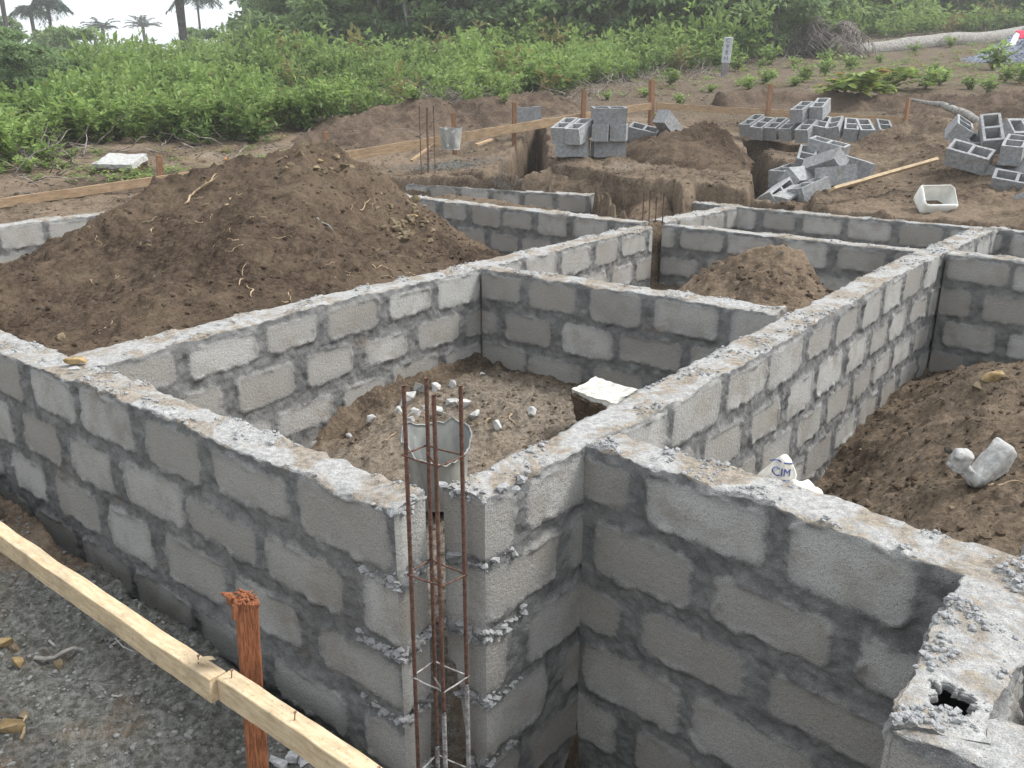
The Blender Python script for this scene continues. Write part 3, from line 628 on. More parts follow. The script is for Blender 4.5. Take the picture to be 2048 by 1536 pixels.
for v in st.data.vertices:
    if v.co.z > .185:
        v.co.z += .025 * (fbm(np.array([[v.co.x, v.co.y, 0]]), 40, 2, 3)[0]) - .01; v.co.x *= 1.12; v.co.y *= 1.08
ch = []
for k in range(30):
    a_ = rnd.uniform(0, 6.28); r_ = rnd.uniform(.0, .03); c_ = np.array([r_ * math.cos(a_), r_ * math.sin(a_), .197 + rnd.uniform(-.008, .008)])
    L_ = rnd.uniform(.02, .045); d_ = np.array([math.cos(a_ + rnd.uniform(-1.4, 1.4)), math.sin(a_ + rnd.uniform(-1.4, 1.4)), rnd.uniform(-.25, .3)]) * L_
    ch.append(tube(wig(c_ - d_ * .4, c_ + d_ * .6, 6, .15, k), [.003, .0055, .002], 5))
ch.append(tube([(-.030, 0, .185), (-.036, 0, .205), (-.058, .0, .214)], [.014, .011, .002], 6)); ch.append(tube([(-.012, -.03, .196), (-.016, -.034, .155)], [.010, .008], 4))
sp = tmesh('splintered_top', ch, MWR, root, False); sp.location = (0, 0, .6)
# a broken wood chip on the first rail
cp = railpt(412, 1330); o = rock('wood_chip', tuple(cp + [.0, .0, .016]), (.034, .014, .010), 5, MWN, 'split wood chip lying on the first rail beside its nail', 'wood chip', rot=(.2, -.3, -.2), npts=9, bev=.02)
# rebar cage
def cage(label, corners, tops, hoops, zb, r, rh, rnds, splash=None, rings=.006, group=None):
    c0 = np.mean(np.array(corners), 0); root = empty('rebar_cage', (c0[0], c0[1], zb)); tag(root, label, 'rebar cage', group)
    for i, ((x, y), zt) in enumerate(zip(corners, tops)):
        n = int((zt - zb) / rings); z = np.linspace(zb, zt, n); lean = rnd.uniform(-.004, .004)
        P = np.c_[x + lean * (z - zb), np.full(n, y), z]
        rad = r * (1 + .12 * (np.arange(n) % 2)) if rings < .02 else np.full(n, r)
        P = P - np.array(root.location)
        if splash and splash[i] is not None:
            m = z < splash[i]
            o = tmesh('bar', [tube(P[~m], rad[~m], 8)], MRU, root); v_, f_ = tube(P[m], rad[m] * 1.12, 8); tmesh('cement_coat', [(v_, f_)], MRC, o)
        else: tmesh('bar', [tube(P, rad, 8)], MRU, root)
    for h in hoops:
        pts = [np.array([x, y, h + rnd.uniform(-.006, .006)]) for x, y in corners]; cen = np.mean(pts, 0); pts = [cen + (p - cen) * 1.07 for p in pts]
        parts = [tube(wig(pts[i] - np.array(root.location), pts[(i + 1) % 4] - np.array(root.location), 8, .02, i), rh, 6) for i in range(4)]
        parts.append(tube([pts[1] - np.array(root.location), pts[1] - np.array(root.location) + [-.03, .03, .03]], rh, 6))
        tmesh('stirrup', parts, MRU if h > -.4 else MRC, root)
    return root
hz = .2; ccs = [pz(*q, hz)[:2] for q in ((808, 912), (873, 930), (925, 908), (852, 890))]
tz = [.405, .40, .40, .40]
cage('tall rusty rebar cage standing in the corner gap of the foreground walls', ccs, tz, (hz, -.175, -.53, -.89, -1.25), -1.52, .0058, .0028, 0, (None, -.60, -.56, -.85))
cc2 = [pz(*q, 0)[:2] for q in ((1285, 441), (1310, 451), (1325, 449), (1298, 446))]
cage('four thin rebars sticking up where the inner walls cross', [pd_(1285, 440, 8.27)[:2], pd_(1311, 450, 8.08)[:2], pd_(1325, 448, 8.2)[:2], pd_(1298, 444, 8.38)[:2]], (.275, .245, .27, .275), (-.03, -.4), -.56, .006, .003, 0, rings=.05)
cage('tall thin rebars rising from the far left corner post gap', [pd_(843, 360, 12.25)[:2], pd_(856, 362, 12.1)[:2], pd_(871, 360, 12.25)[:2], pd_(858, 356, 12.4)[:2]], (1.0, .97, 1.0, .97), (.0, -.4), -.6, .0065, .003, 0, rings=.05)
# buckets
def bucket(label, loc, r0, r1, h, seed, rot=(0, 0, 0), rag=.05, wire=False, notch=None):
    root = empty('bucket', loc, rot); tag(root, label, 'bucket', None)
    n = 72; m = 22; a = np.linspace(0, 2 * np.pi, n, endpoint=False); V = []; 
    rim = h * (1 + rag * fbm(np.stack([np.cos(a) * 1.6, np.sin(a) * 1.6, a * 0], -1), 1.3, 3, seed) * 2)
    if notch: rim += notch[1] * np.cos(a - notch[0])
    for side in (0, 1):
        for j in range(m):
            t = j / (m - 1); rr = r0 + (r1 - r0) * t - side * .004; bul = .012 * fbm(np.stack([np.cos(a), np.sin(a), a * 0 + t * 1.4], -1), 1.5, 2, seed + 5)
            V.append(np.stack([(rr + bul) * np.cos(a), (rr + bul) * np.sin(a), (.004 * side) + (rim - .004 * side) * t], -1))
    V = np.array(V).reshape(-1, 3); i = np.arange(n * m).reshape(m, n); F = [np.stack([i[:-1], np.roll(i[:-1], -1, 1), np.roll(i[1:], -1, 1), i[1:]], -1).reshape(-1, 4)]
    F.append(F[0] + n * m); top = i[-1]; F.append(np.stack([top, np.roll(top, -1), np.roll(top, -1) + n * m, top + n * m], -1))
    c = len(V); V = np.concatenate([V, [[0, 0, 0], [0, 0, .006]]]); b = i[0]
    F.append(np.stack([b, np.roll(b, -1), np.full(n, c), np.full(n, c)], -1)); F.append(np.stack([b + n * m, np.roll(b, -1) + n * m, np.full(n, c + 1), np.full(n, c + 1)], -1))
    tmesh('shell', [(V, np.concatenate(F))], MBU, root)
    lip = tmesh('rim', [tube(np.stack([(r1 + .001 + .012 * fbm(np.stack([np.cos(a), np.sin(a), a * 0 + 1.4], -1), 1.5, 2, seed + 5)) * np.cos(a), (r1 + .012 * fbm(np.stack([np.cos(a), np.sin(a), a * 0 + 1.4], -1), 1.5, 2, seed + 5)) * np.sin(a), rim], -1)[list(range(n)) + [0]], .0035, 6)], MBU, root)
    if wire:
        t = np.linspace(0, math.pi * .75, 14); tmesh('handle', [tube(np.c_[.12 * np.cos(t + .6) - .02, .10 * np.sin(t + .6) + .06, h + .05 + .03 * np.sin(t)], .002, 6)], MRC, root)
    return root
bp = (pd_(872, 909, 3.5)[0] , 3.52)
bucket('crumpled grey plastic bucket caked with cement, in the room behind the tall rebar cage', (bp[0], bp[1], -.60), .115, .150, .30, 3, (0, 0, 0), .10, True, (math.radians(100), .035))
bp2 = pd_(902, 299, 12.9); bucket('battered grey bucket standing on the dirt by the far timber rail', bp2, .125, .165, .30, 8, (0, 0, .4), .09)
# concrete lumps in the room
RUB = [(815, 800, .095, .06, .055), (838, 782, .05, .05, .05), (870, 775, .03, .055, .045), (905, 768, .05, .03, .03), (740, 835, .042, .034, .03), (797, 820, .03, .03, .03), (932, 805, .075, .045, .035), (905, 802, .05, .04, .03),
       (947, 826, .045, .04, .03), (1062, 825, .042, .036, .032), (997, 852, .040, .036, .038), (877, 818, .045, .035, .025), (850, 812, .03, .03, .02), (700, 868, .03, .02, .015), (965, 745, .02, .02, .012), (830, 822, .04, .03, .03), (820, 838, .03, .03, .03)]
rl = ['largest broken concrete lump of the rubble group behind the rebars', 'grey lump wedged behind the largest rubble piece', 'upright pale flake of concrete in the rubble group', 'dark broken lump at the right end of the rubble group', 'pale round lump alone at the left of the rubble room floor', 'small lump left of the crumpled bucket', 'flat pale concrete slab piece right of the rebars', 'lump touching the flat slab piece', 'pale square lump just below the flat slab piece', 'single lump in the middle of the bare floor', 'pointed grey lump beside the dry sticks', 'flat fragment directly behind the bucket rim', 'small fragment behind the bucket', 'low chip by the left wall foot', 'tiny chip near the back wall corner', 'brownish lump under the largest piece', 'lump at the bucket shoulder']
for k, (px, py, a, b, c) in enumerate(RUB):
    p = hit(px, py + 6, 3.2, 5.8); rock('concrete_rubble', (p[0], p[1], p[2] + c * .35), (a, b, c), 40 + k, MRB, rl[k], 'rubble', 'broken concrete on the room floor', npts=12, bev=.06)
# big tilted slab fragment leaning on the wall
p = pd_(1208, 787, 4.25); root = empty('concrete_slab_piece', p); tag(root, 'large pale slab fragment with earth stuck to its side, leaning on the inner wall', 'concrete slab')
me = slabmesh('pale_top', .27, .19, .045, 77, .012); o = link('pale_top', me, MCW if False else mat_simple('pale_mortar', (.38, .365, .33), (.64, .62, .56), 30, .95, .008, .1), root); o.rotation_euler = (.16, .05, -.75)
o.location = (0, 0, 0)
me = slabmesh('earth_side', .255, .18, .17, 78, .022, .18); o = link('earth_side', me, MS, root); o.rotation_euler = (.16, .05, -.75); o.location = (-.004, -.004, -.09)
# stones on the wall top
rock('ochre_stone', pz(149, 721, .022), (.058, .026, .022), 12, MSY, 'ochre brown stone lying on the wall top at left', 'stone', rot=(0, 0, .2), npts=16)
rock('pale_stone', pz(146, 737, .018), (.034, .012, .013), 15, MRB, 'narrow pale chip in front of the ochre stone on the wall top', 'stone', rot=(0, .1, .35), npts=10)
rock('round_stone', hit(123, 682, 3.5, 6), (.035, .03, .035), 16, MST, 'round brown stone at the foot of the big mound, behind the wall corner', 'stone')
for k, (px, py, s) in enumerate([(8, 1300, .045), (30, 1300, .030), (40, 1338, .034), (118, 1334, .026), (22, 1460, .050), (52, 1440, .02), (36, 1320, .015)]):
    p = hit(px, py, 1.2, 4); rock('yard_stone', (p[0], p[1], p[2] + s * .2), (s, s * .8, s * .6), 20 + k, MSY if k % 2 == 0 else MST,
        ['largest ochre stone at the left edge of the yard', 'brown stone behind the largest one at the left edge', 'ochre stone just right of the left edge stones', 'single ochre stone beside the forked twig', 'dark stone low at the left picture edge', 'small stone near the dark low one', 'pebble between the left edge stones'][k], 'stone', 'stones in the foreground yard')
# sacks
def sack(label, loc, size, rot, seed, fold=0):
    n, m = 64, 40; u, v = np.meshgrid(np.linspace(-math.pi, math.pi, n), np.linspace(-math.pi / 2, math.pi / 2, m), indexing='ij')
    e = lambda c, p: np.sign(c) * np.abs(c)**p
    x = e(np.cos(v), .5) * e(np.cos(u), .6); y = e(np.cos(v), .5) * e(np.sin(u), .6); z = e(np.sin(v), .75)
    P = np.stack([x * size[0], y * size[1], z * size[2]], -1); q = P + seed
    P = P * (1 + .10 * fbm(q, 5, 3, seed))[..., None] + .012 * fbm(q * [1, 1, .3], 22, 2, seed + 1)[..., None]
    if fold: P[..., 0] += .04 * np.sin(P[..., 2] * 14); P[..., 0] *= (1 - .55 * sstep(0, size[2], P[..., 2]))
    root = empty('cement_sack', loc, rot); tag(root, label, 'sack', 'empty sacks behind the wall')
    o = link('sack_body', npmesh('sack_body', P.reshape(-1, 3), gridF(n, m)), MBG, root); return root, P
sp1 = pd_(1553, 957, 3.2); s1, P1 = sack('open cement sack with blue lettering standing behind the lower right wall', sp1, (.070, .045, .095), (0, .12, .1), 4, 1)
s2, _ = sack('plain white sack slumped on the soil beside the lettered one', pd_(1603, 1000, 3.08), (.07, .06, .075), (0, .2, .3), 9)
def text_on(parent, txt, size, loc, rot, mat, name, P=None, ext=.0008):
    cu = bpy.data.curves.new(name, 'FONT'); cu.body = txt; cu.size = size; cu.extrude = ext; cu.align_x = 'CENTER'; cu.align_y = 'CENTER'; cu.resolution_u = 3
    o = bpy.data.objects.new(name, cu); C.objects.link(o); dg = bpy.context.evaluated_depsgraph_get(); me = bpy.data.meshes.new_from_object(o.evaluated_get(dg)); bpy.data.objects.remove(o)
    ob = link(name, me, mat, parent); ob.location = loc; ob.rotation_euler = rot
    if P is not None:
        M = (Matrix.Translation(loc) @ Euler(rot).to_matrix().to_4x4()); Mi = M.inverted(); Q = P.reshape(-1, 3); Q = Q[Q[:, 1] < 0]
        for v in me.vertices:
            w_ = M @ v.co; d = (Q[:, 0] - w_.x)**2 + (Q[:, 2] - w_.z)**2; i = np.argsort(d)[:4]; w_.y = float(np.min(Q[i, 1])) - .004 - v.co.z; v.co = Mi @ w_
    return ob
text_on(s1, 'CIM', .044, (-.006, -.06, .046), (math.pi / 2, 0, 0), MBL, 'lettering', P1)
for zz in (.083, .012):
    V, F = tube(np.c_[np.linspace(-.05, .045, 12), np.full(12, -.053), np.full(12, zz)], .0022, 5)
    for i in range(len(V)):
        d = (P1[..., 0] - V[i, 0])**2 + (P1[..., 2] - V[i, 2])**2 + (P1[..., 1] > 0) * 9; V[i, 1] += P1.reshape(-1, 3)[d.argmin(), 1] + .052
    tmesh('printed_stripe', [(V, F)], MBL, s1)
text_on(s1, 'CIM', .018, (.056, -.030, .0), (math.pi / 2, math.pi / 2, .35), MRD, 'red_lettering', P1)
# broken block pieces on the right-hand soil
def lobe(name, sx, sy, sz, seed, e1=.38):
    n, m = 48, 30; u, v = np.meshgrid(np.linspace(-math.pi, math.pi, n), np.linspace(-math.pi / 2, math.pi / 2, m), indexing='ij'); e = lambda c, q: np.sign(c) * np.abs(c)**q
    P = np.stack([e(np.cos(v), e1) * e(np.cos(u), e1) * sx, e(np.cos(v), e1) * e(np.sin(u), e1) * sy, e(np.sin(v), e1) * sz], -1)
    P = P * (1 + .10 * fbm(P + seed, 14, 3, seed))[..., None] * (1 + .15 * P[..., :1] / sx) + .007 * fbm(P + seed, 45, 3, seed)[..., None] + .016 * np.minimum(0, fbm(P + seed, 16, 2, seed + 4) + .1)[..., None]
    return npmesh(name, P.reshape(-1, 3), gridF(n, m))
p = hit(1948, 975, 2.4, 5); root = empty('broken_block_piece', (p[0], p[1], p[2] + .02), (0, 0, 0)); tag(root, 'V shaped broken block fragment standing on the right hand soil', 'block fragment')
o = link('large_shell', lobe('large_shell', .115, .038, .046, 61), MRB, root); o.location = (.045, .01, .065); o.rotation_euler = (.3, -.75, .3); o.scale = (1, 1.15, 1.1)
o = link('web', lobe('web', .06, .022, .028, 63), MRB, root); o.location = (-.035, .0, .045); o.rotation_euler = (0, .8, .0)
o = link('small_shell', lobe('small_shell', .034, .034, .048, 62), MRB, root); o.location = (-.085, .005, .105); o.rotation_euler = (.2, .3, .2)
p = hit(1990, 760, 3, 7); rock('flat_stone', (p[0], p[1], p[2] + .02), (.10, .05, .035), 64, MSY, 'flat ochre stone on the crest of the right hand soil', 'stone', rot=(.1, -.15, .3))
p = hit(1955, 775, 3, 7); rock('brown_stone', p, (.05, .035, .025), 65, MST, 'smaller stone left of the flat ochre one on the right soil', 'stone')
for k, (px, py) in enumerate([(1745, 895), (1815, 872), (1690, 895), (1905, 1020), (1720, 905)]):
    p = hit(px, py, 2.4, 7); s = rnd.uniform(.014, .022); rock('soil_clod', p, (s, s, s * .7), 90 + k, MST, 'small earthy stone on the slope of the right hand soil', 'stone', 'earthy stones on the right soil')
# ================================================================== TWIGS AND ROOTS
def twig(a, b, r, seed, label, group, mat=MTW, name='twig', fork=False, amp=.12, cat='twig'):
    pts = wig(a, b, 12, amp, seed); base = np.array(a); parts = [tube(pts - base, [r, r * .8, r * .4], 6)]
    if fork: q = pts[6] - base; d = (pts[-1] - pts[0]) * .45; parts.append(tube(wig(q, q + np.array([d[0] * .8 + d[1] * .5, d[1] * .8 - d[0] * .5, d[2]]), 7, .1, seed + 1), [r * .7, r * .3], 5))
    o = tmesh(name, parts, mat); o.location = tuple(base); tag(o, label, cat, group); return o
def groundline(p0, p1, lift=.01):
    a = hit(*p0); b = hit(*p1); return (a[0], a[1], a[2] + lift), (b[0], b[1], b[2] + lift)
for k, (q0, q1, r, lab) in enumerate([((370, 412), (431, 352), .010, 'longest pale stick lying across the top of the big soil mound'), ((200, 672), (228, 640), .006, 'pale stick near the foot of the big mound'), ((478, 575), (484, 540), .004, 'short pale root hanging on the face of the big mound'),
        ((503, 600), (500, 566), .004, 'second short root on the face of the big mound'), ((450, 415), (468, 392), .007, 'bent pale root right of the longest stick'), ((845, 538), (880, 560), .005, 'thin root near the right foot of the big mound'), ((635, 440), (668, 470), .008, 'dark root on the right face of the big mound'),
        ((720, 425), (745, 405), .006, 'root beside the stone cluster on the big mound'), ((1838, 826), (1902, 786), .006, 'long pale stick on the right hand soil'), ((1855, 774), (1912, 757), .006, 'stick near the crest of the right hand soil'), ((1975, 975), (2046, 972), .006, 'horizontal stick right of the V shaped fragment'),
        ((955, 853), (1005, 834), .010, 'thick stick on the rubble room floor'), ((1020, 830), (1032, 857), .006, 'thin stick crossing beside the pointed lump'), ((770, 885), (795, 868), .005, 'short stick left of the crumpled bucket'), ((70, 1322), (270, 1276), .009, 'long forked grey twig on the yard ground'), ((100, 1290), (265, 1313), .006, 'second branch of grey twig on the yard ground'),
        ((45, 1490), (62, 1440), .006, 'pale bent root at the lower left'), ((225, 1395), (262, 1412), .005, 'small dark twig in the middle of the yard')]):
    a, b = groundline(q0, q1, .008); twig(a, b, r, k, lab, 'sticks and roots', MBR if 'grey' in lab or 'dark' in lab else MTW, fork=k in (0, 4, 14), amp=.15)
for k in range(46):
    px = rnd.uniform(180, 960); py = rnd.uniform(340, 640)
    a = hit(px, py, 3.8, 9); 
    if a[1] > 8.4 or a[2] < -.05: continue
    an = rnd.uniform(0, 6.28); L = rnd.uniform(.05, .16); b = (a[0] + L * math.cos(an), a[1] + L * math.sin(an) * .6); b = (*b, top_z(*b) + .02)
    twig((a[0], a[1], a[2] + .008), b, rnd.uniform(.0022, .004), 50 + k, 'thin pale root sticking out of the big soil mound', 'thin roots on the big mound', name='root', amp=.3, cat='root')
# stones on the big mound
for k in range(84):
    cx, cy, sx, sy = ((812, 440, 62, 50) if k < 60 else (640, 325, 90, 20)); px = rnd.gauss(cx, sx * .6); py = rnd.gauss(cy, sy * .6); a = hit(px, py, 3.8, 9)
    if a[1] > 8.2: continue
    s = rnd.uniform(.012, .026) + (.028 * rnd.random()**4) if k < 60 else rnd.uniform(.012, .035)
    rock('mound_stone', (a[0], a[1], a[2] + s * .15), (s * 1.25, s, s * .8), 300 + k, MST if rnd.random() < .85 else MSY, 'brown stone in the cluster on the right flank of the big mound' if k < 60 else 'small stone on the crest of the big mound', 'stone',
         'stone cluster on the right flank' if k < 60 else 'stones on the mound crest')
p = hit(320 * 1.41, 322 + 0, 5, 14); rock('orange_clod', (p[0], p[1], p[2] + .02), (.035, .03, .025), 400, mat_simple('orange_laterite', (.40, .13, .04), (.62, .25, .09), 20, .95, .004), 'bright orange lump behind the top of the big mound', 'clod')
# ================================================================== FAR RAILS AND STAKES
def rail(label, a, b, h, th=.035, seed=0):
    a = np.array(a); b = np.array(b); o = beam('board', a - [0, 0, h / 2], b - [0, 0, h / 2], th, h, MWF, 24, .008, seed); tag(o, label, 'board', 'profile boards round the dig'); return o
rail('long timber board at the far left, running behind the left wall', pd_(-60, 406, 9.4), pd_(395, 341, 10.9), .10, seed=3)
rail('timber board passing behind the far bucket', pd_(690, 303, 12.6), pd_(1100, 236, 14.2), .135, seed=4)
rail('timber board from the middle stakes to the tall corner stake', pd_(1090, 238, 14.3), pd_(1302, 205, 15.3), .115, seed=5)
rail('timber board running right from the tall corner stake behind the block row', pd_(1312, 205, 15.4), pd_(1825, 236, 15.6), .105, seed=6)
for k, (px, yt, yb, Y, wd, lab) in enumerate([(318, 310, 360, 10.95, .075, 'dark stake at the left end of the far board beside the concrete chunk'), (650, 263, 300, 12.6, .06, 'short stake poking out behind the big mound'), (907, 225, 275, 13.5, .06, 'stake just behind the far bucket'),
        (1028, 205, 275, 14.1, .065, 'stake with a block leaning behind it'), (1169, 180, 245, 14.6, .07, 'tall stake left of the block stack'), (1306, 159, 258, 15.45, .085, 'tallest stake where the far boards meet'), (1539, 168, 238, 15.5, .07, 'stake behind the long row of blocks'), (1815, 196, 242, 15.6, .07, 'stake with the crooked branch resting on it')]):
    a = np.array(pd_(px, yt, Y)); b = np.array(pd_(px, yb, Y)); b[2] -= .25; a[:2] += [0, -.04]; b[:2] = a[:2] + [rnd.uniform(-.03, .03), 0]
    bm = box_bm(wd, wd * .8, a[2] - b[2], .004, (2, 6), .004, k); o = bmesh_obj('stake', bm, MWS); o.location = tuple((a + b) / 2); o.rotation_euler = (rnd.uniform(-.02, .02), rnd.uniform(-.02, .02), rnd.uniform(.3, .7)); tag(o, lab, 'stake', 'stakes round the dig')
bo = beam('loose_board', pd_(1663, 379, 9.0), pd_(1870, 320, 9.6), .10, .03, MWN, 20, .004, 9, roll=-.5); tag(bo, 'loose pale plank lying on the right hand slope', 'plank')
bo = beam('loose_board', pd_(823, 322, 12.3), pd_(868, 288, 12.9), .05, .03, MWF, 8, .003, 10); tag(bo, 'short board slanting beside the far bucket', 'plank')
bo = beam('loose_board', pd_(952, 290, 13.0), pd_(984, 279, 13.4), .06, .03, MWF, 6, .003, 11); tag(bo, 'short pale board end on the dirt right of the far bucket', 'plank')
# ================================================================== HOLLOW BLOCKS
def block_mesh(seed):
    L, W, H = .45, .215, .215; bm = bmesh.new(); t = .030; r = random.Random(seed)
    xs_ = [-L/2, -L/2 + t, -t/2, t/2, L/2 - t, L/2]; ys_ = [-W/2, -W/2 + t, W/2 - t, W/2]
    g = {}
    def v(i, j, z): 
        k = (i, j, z)
        if k not in g: g[k] = bm.verts.new((xs_[i], ys_[j], z))
        return g[k]
    hole = lambda i, j: j == 1 and i in (1, 3); zt, zf, zb_ = H/2, -H/2 + .035, -H/2
    for i in range(5):
        for j in range(3):
            z = zf if hole(i, j) else zt; bm.faces.new([v(i, j, z), v(i+1, j, z), v(i+1, j+1, z), v(i, j+1, z)])
            bm.faces.new([v(i, j, zb_), v(i, j+1, zb_), v(i+1, j+1, zb_), v(i+1, j, zb_)])
            if hole(i, j):
                for (a, b) in (((i, j), (i+1, j)), ((i+1, j), (i+1, j+1)), ((i+1, j+1), (i, j+1)), ((i, j+1), (i, j))):
                    bm.faces.new([v(*a, zt), v(*b, zt), v(*b, zf), v(*a, zf)])
    for i in range(5):
        bm.faces.new([v(i, 0, zb_), v(i+1, 0, zb_), v(i+1, 0, zt), v(i, 0, zt)]); bm.faces.new([v(i, 3, zt), v(i+1, 3, zt), v(i+1, 3, zb_), v(i, 3, zb_)])
    for j in range(3):
        bm.faces.new([v(0, j, zt), v(0, j+1, zt), v(0, j+1, zb_), v(0, j, zb_)]); bm.faces.new([v(5, j, zb_), v(5, j+1, zb_), v(5, j+1, zt), v(5, j, zt)])
    bmesh.ops.bevel(bm, geom=[e for e in bm.edges if e.is_manifold and e.calc_face_angle(0) > .5], offset=.006, segments=2, affect='EDGES', clamp_overlap=True)
    bmesh.ops.triangulate(bm, faces=[f for f in bm.faces if len(f.verts) > 4])
    long_ = [e for e in bm.edges if e.calc_length() > .05]; bmesh.ops.subdivide_edges(bm, edges=long_, cuts=2, use_grid_fill=True)
    P = np.array([x.co[:] for x in bm.verts]); D = np.stack([fbm(P + 3 * k + seed, 7, 3, seed + k) for k in range(3)], -1) * .006; c = vn(P + seed, 25, 5) * .003
    for q, d, cc in zip(bm.verts, D, c): q.co += Vector(d) + Vector((0, 0, float(cc))); q.co.x *= 1 + .02 * (q.co.z > .05) 
    me = bpy.data.meshes.new('hollow_block'); bmesh.ops.recalc_face_normals(bm, faces=bm.faces); bm.to_mesh(me); bm.free(); me.materials.append(MB); return me
BM = [block_mesh(i * 11 + 3) for i in range(4)]
def blk(p, yaw, tx=0, ty=0, label='', group=None, s=1, half=False):
    o = bpy.data.objects.new('hollow_block', rnd.choice(BM)); C.objects.link(o)
    R = Matrix.Rotation(math.radians(yaw), 4, 'Z') @ Matrix.Rotation(math.radians(ty), 4, 'Y') @ Matrix.Rotation(math.radians(tx), 4, 'X')
    o.matrix_world = Matrix.Translation(p) @ R @ Matrix.Diagonal((s * (.6 if half else 1), s, s, 1)); tag(o, label, 'concrete block', group); return o
g1 = 'block stack'
for a in [((1145, 296, 12.1), -12, 0, 0, 'bottom left block of the stack'), ((1217, 297, 12.2), 8, 0, 0, 'bottom right block of the stack'), ((1202, 265, 12.15), 80, 0, 0, 'end-on block in the middle layer of the stack, left'), ((1238, 265, 12.25), 80, 0, 0, 'end-on block in the middle layer of the stack, right'),
          ((1218, 231, 12.15), 6, 7, 0, 'topmost block crowning the stack'), ((1131, 261, 12.2), 62, 0, -16, 'tilted open block leaning at the far left of the stack'), ((1160, 263, 12.05), 58, 0, -16, 'tilted open block right beside the leftmost leaning one')]:
    blk(pd_(*a[0]), *a[1:4], a[4], g1)
blk(pd_(1053, 228, 14.6), 10, 0, -4, 'lone block lying on the spoil bank beside a stake', None)
blk(pd_(1288, 268, 13.6), -25, 20, 12, 'block half sunk in dirt right of the stack', None); blk(pd_(1336, 250, 13.4), 45, 0, 35, 'block corner poking out behind the conical mound', None)
g2 = 'long row of hollow blocks'
ordl = ['first', 'second', 'third', 'fourth', 'fifth', 'sixth', 'seventh', 'eighth', 'ninth', 'tenth']
for k, (px, py, Y, yaw, tl) in enumerate([(1505, 251, 15.1, 42, 0), (1526, 257, 14.9, 44, 4), (1553, 258, 14.8, 46, 0), (1582, 260, 14.6, 48, -4), (1614, 262, 14.2, 50, 0), (1641, 255, 14.3, 62, 10), (1670, 257, 14.2, 62, -12), (1701, 260, 14.1, 70, 4), (1728, 262, 14.0, 82, 0), (1766, 262, 14.6, 78, 6)]):
    blk(pd_(px, py, Y), yaw, tl, -20, f'{ordl[k]} hollow block from the left in the long ground row', g2)
blk(pd_(1604, 224, 14.5), 50, 0, -16, 'left block of the two on top of the row', g2); blk(pd_(1640, 218, 14.5), 56, 0, -18, 'right block of the two on top of the row', g2)
g3 = 'tumbled block pile in the middle'
for a in [((1655, 300, 10.9), -38, 8, 12, 'highest block of the middle pile, cells facing up'), ((1610, 322, 10.8), 68, 12, -18, 'open block left of the highest one in the middle pile'), ((1573, 352, 10.7), 42, 0, -8, 'leftmost open block of the middle pile'), ((1600, 359, 10.3), 38, -50, 0, 'block on its side showing a long face in the middle pile'),
          ((1648, 330, 10.3), 130, 50, 20, 'pale tipped block in the centre of the middle pile'), ((1672, 353, 10.1), 160, 100, 8, 'smooth end-up block right of centre in the middle pile'), ((1706, 335, 10.5), 145, 95, -15, 'rightmost block of the middle pile'), ((1555, 392, 10.0), 45, 60, -18, 'lowest left block of the middle pile', ),
          ((1582, 400, 9.9), 40, 95, -14, 'small pale face of a buried block under the middle pile'), ((1620, 384, 9.9), 32, -10, -14, 'open block half buried at the foot of the middle pile'), ((1595, 372, 10.45), 48, 40, -10, 'block squeezed under the long faced one in the middle pile')]:
    blk(pd_(*a[0]), *a[1:4], a[4], g3)
g4 = 'tumbled block pile at the right edge'
for a in [((1918, 262, 10.6), 66, 32, -12, 'upper left tipped block of the right edge pile'), ((1938, 314, 10.0), -40, 28, 14, 'large block with its long face forward in the right edge pile'), ((1982, 268, 10.3), 75, -8, -38, 'steep pale block standing up in the right edge pile'), ((2027, 300, 9.9), 55, 4, -14, 'open block at the right edge of the picture'),
          ((2004, 352, 9.9), 40, 10, 0, 'dark block beneath the open ones in the right edge pile'), ((2030, 372, 9.3), -32, 24, 8, 'lowest big block of the right edge pile'), ((2036, 262, 10.9), 20, 50, 0, 'shadowed block at the back of the right edge pile'), ((2062, 345, 9.5), 70, 30, 0, 'block cut by the picture edge in the right pile'),
          ((1952, 292, 10.5), 20, 30, 0, 'block underneath the steep pale one'), ((2060, 432, 8.7), 80, 20, -60, 'block on end at the right edge near the far wall')]:
    blk(pd_(*a[0]), *a[1:4], a[4], g4)
blk(pd_(2005, 458, 8.2), -38, 0, 0, 'block edge peeking over the far right wall', None)
# chunk of old concrete at left
p = pd_(243, 330, 12.0); root = empty('concrete_chunk', p); tag(root, 'big overturned concrete chunk with earth under it, on the ground at left', 'concrete chunk')
o = link('concrete_top', slabmesh('concrete_top', .60, .40, .085, 501, .015), MRB, root); o.location = (0, 0, .04); o.rotation_euler = (.30, .02, -.22)
o = link('earth_underside', slabmesh('earth_underside', .57, .39, .19, 502, .03, .1), MS, root); o.location = (.02, -.02, -.085); o.rotation_euler = (.3, .02, -.22)
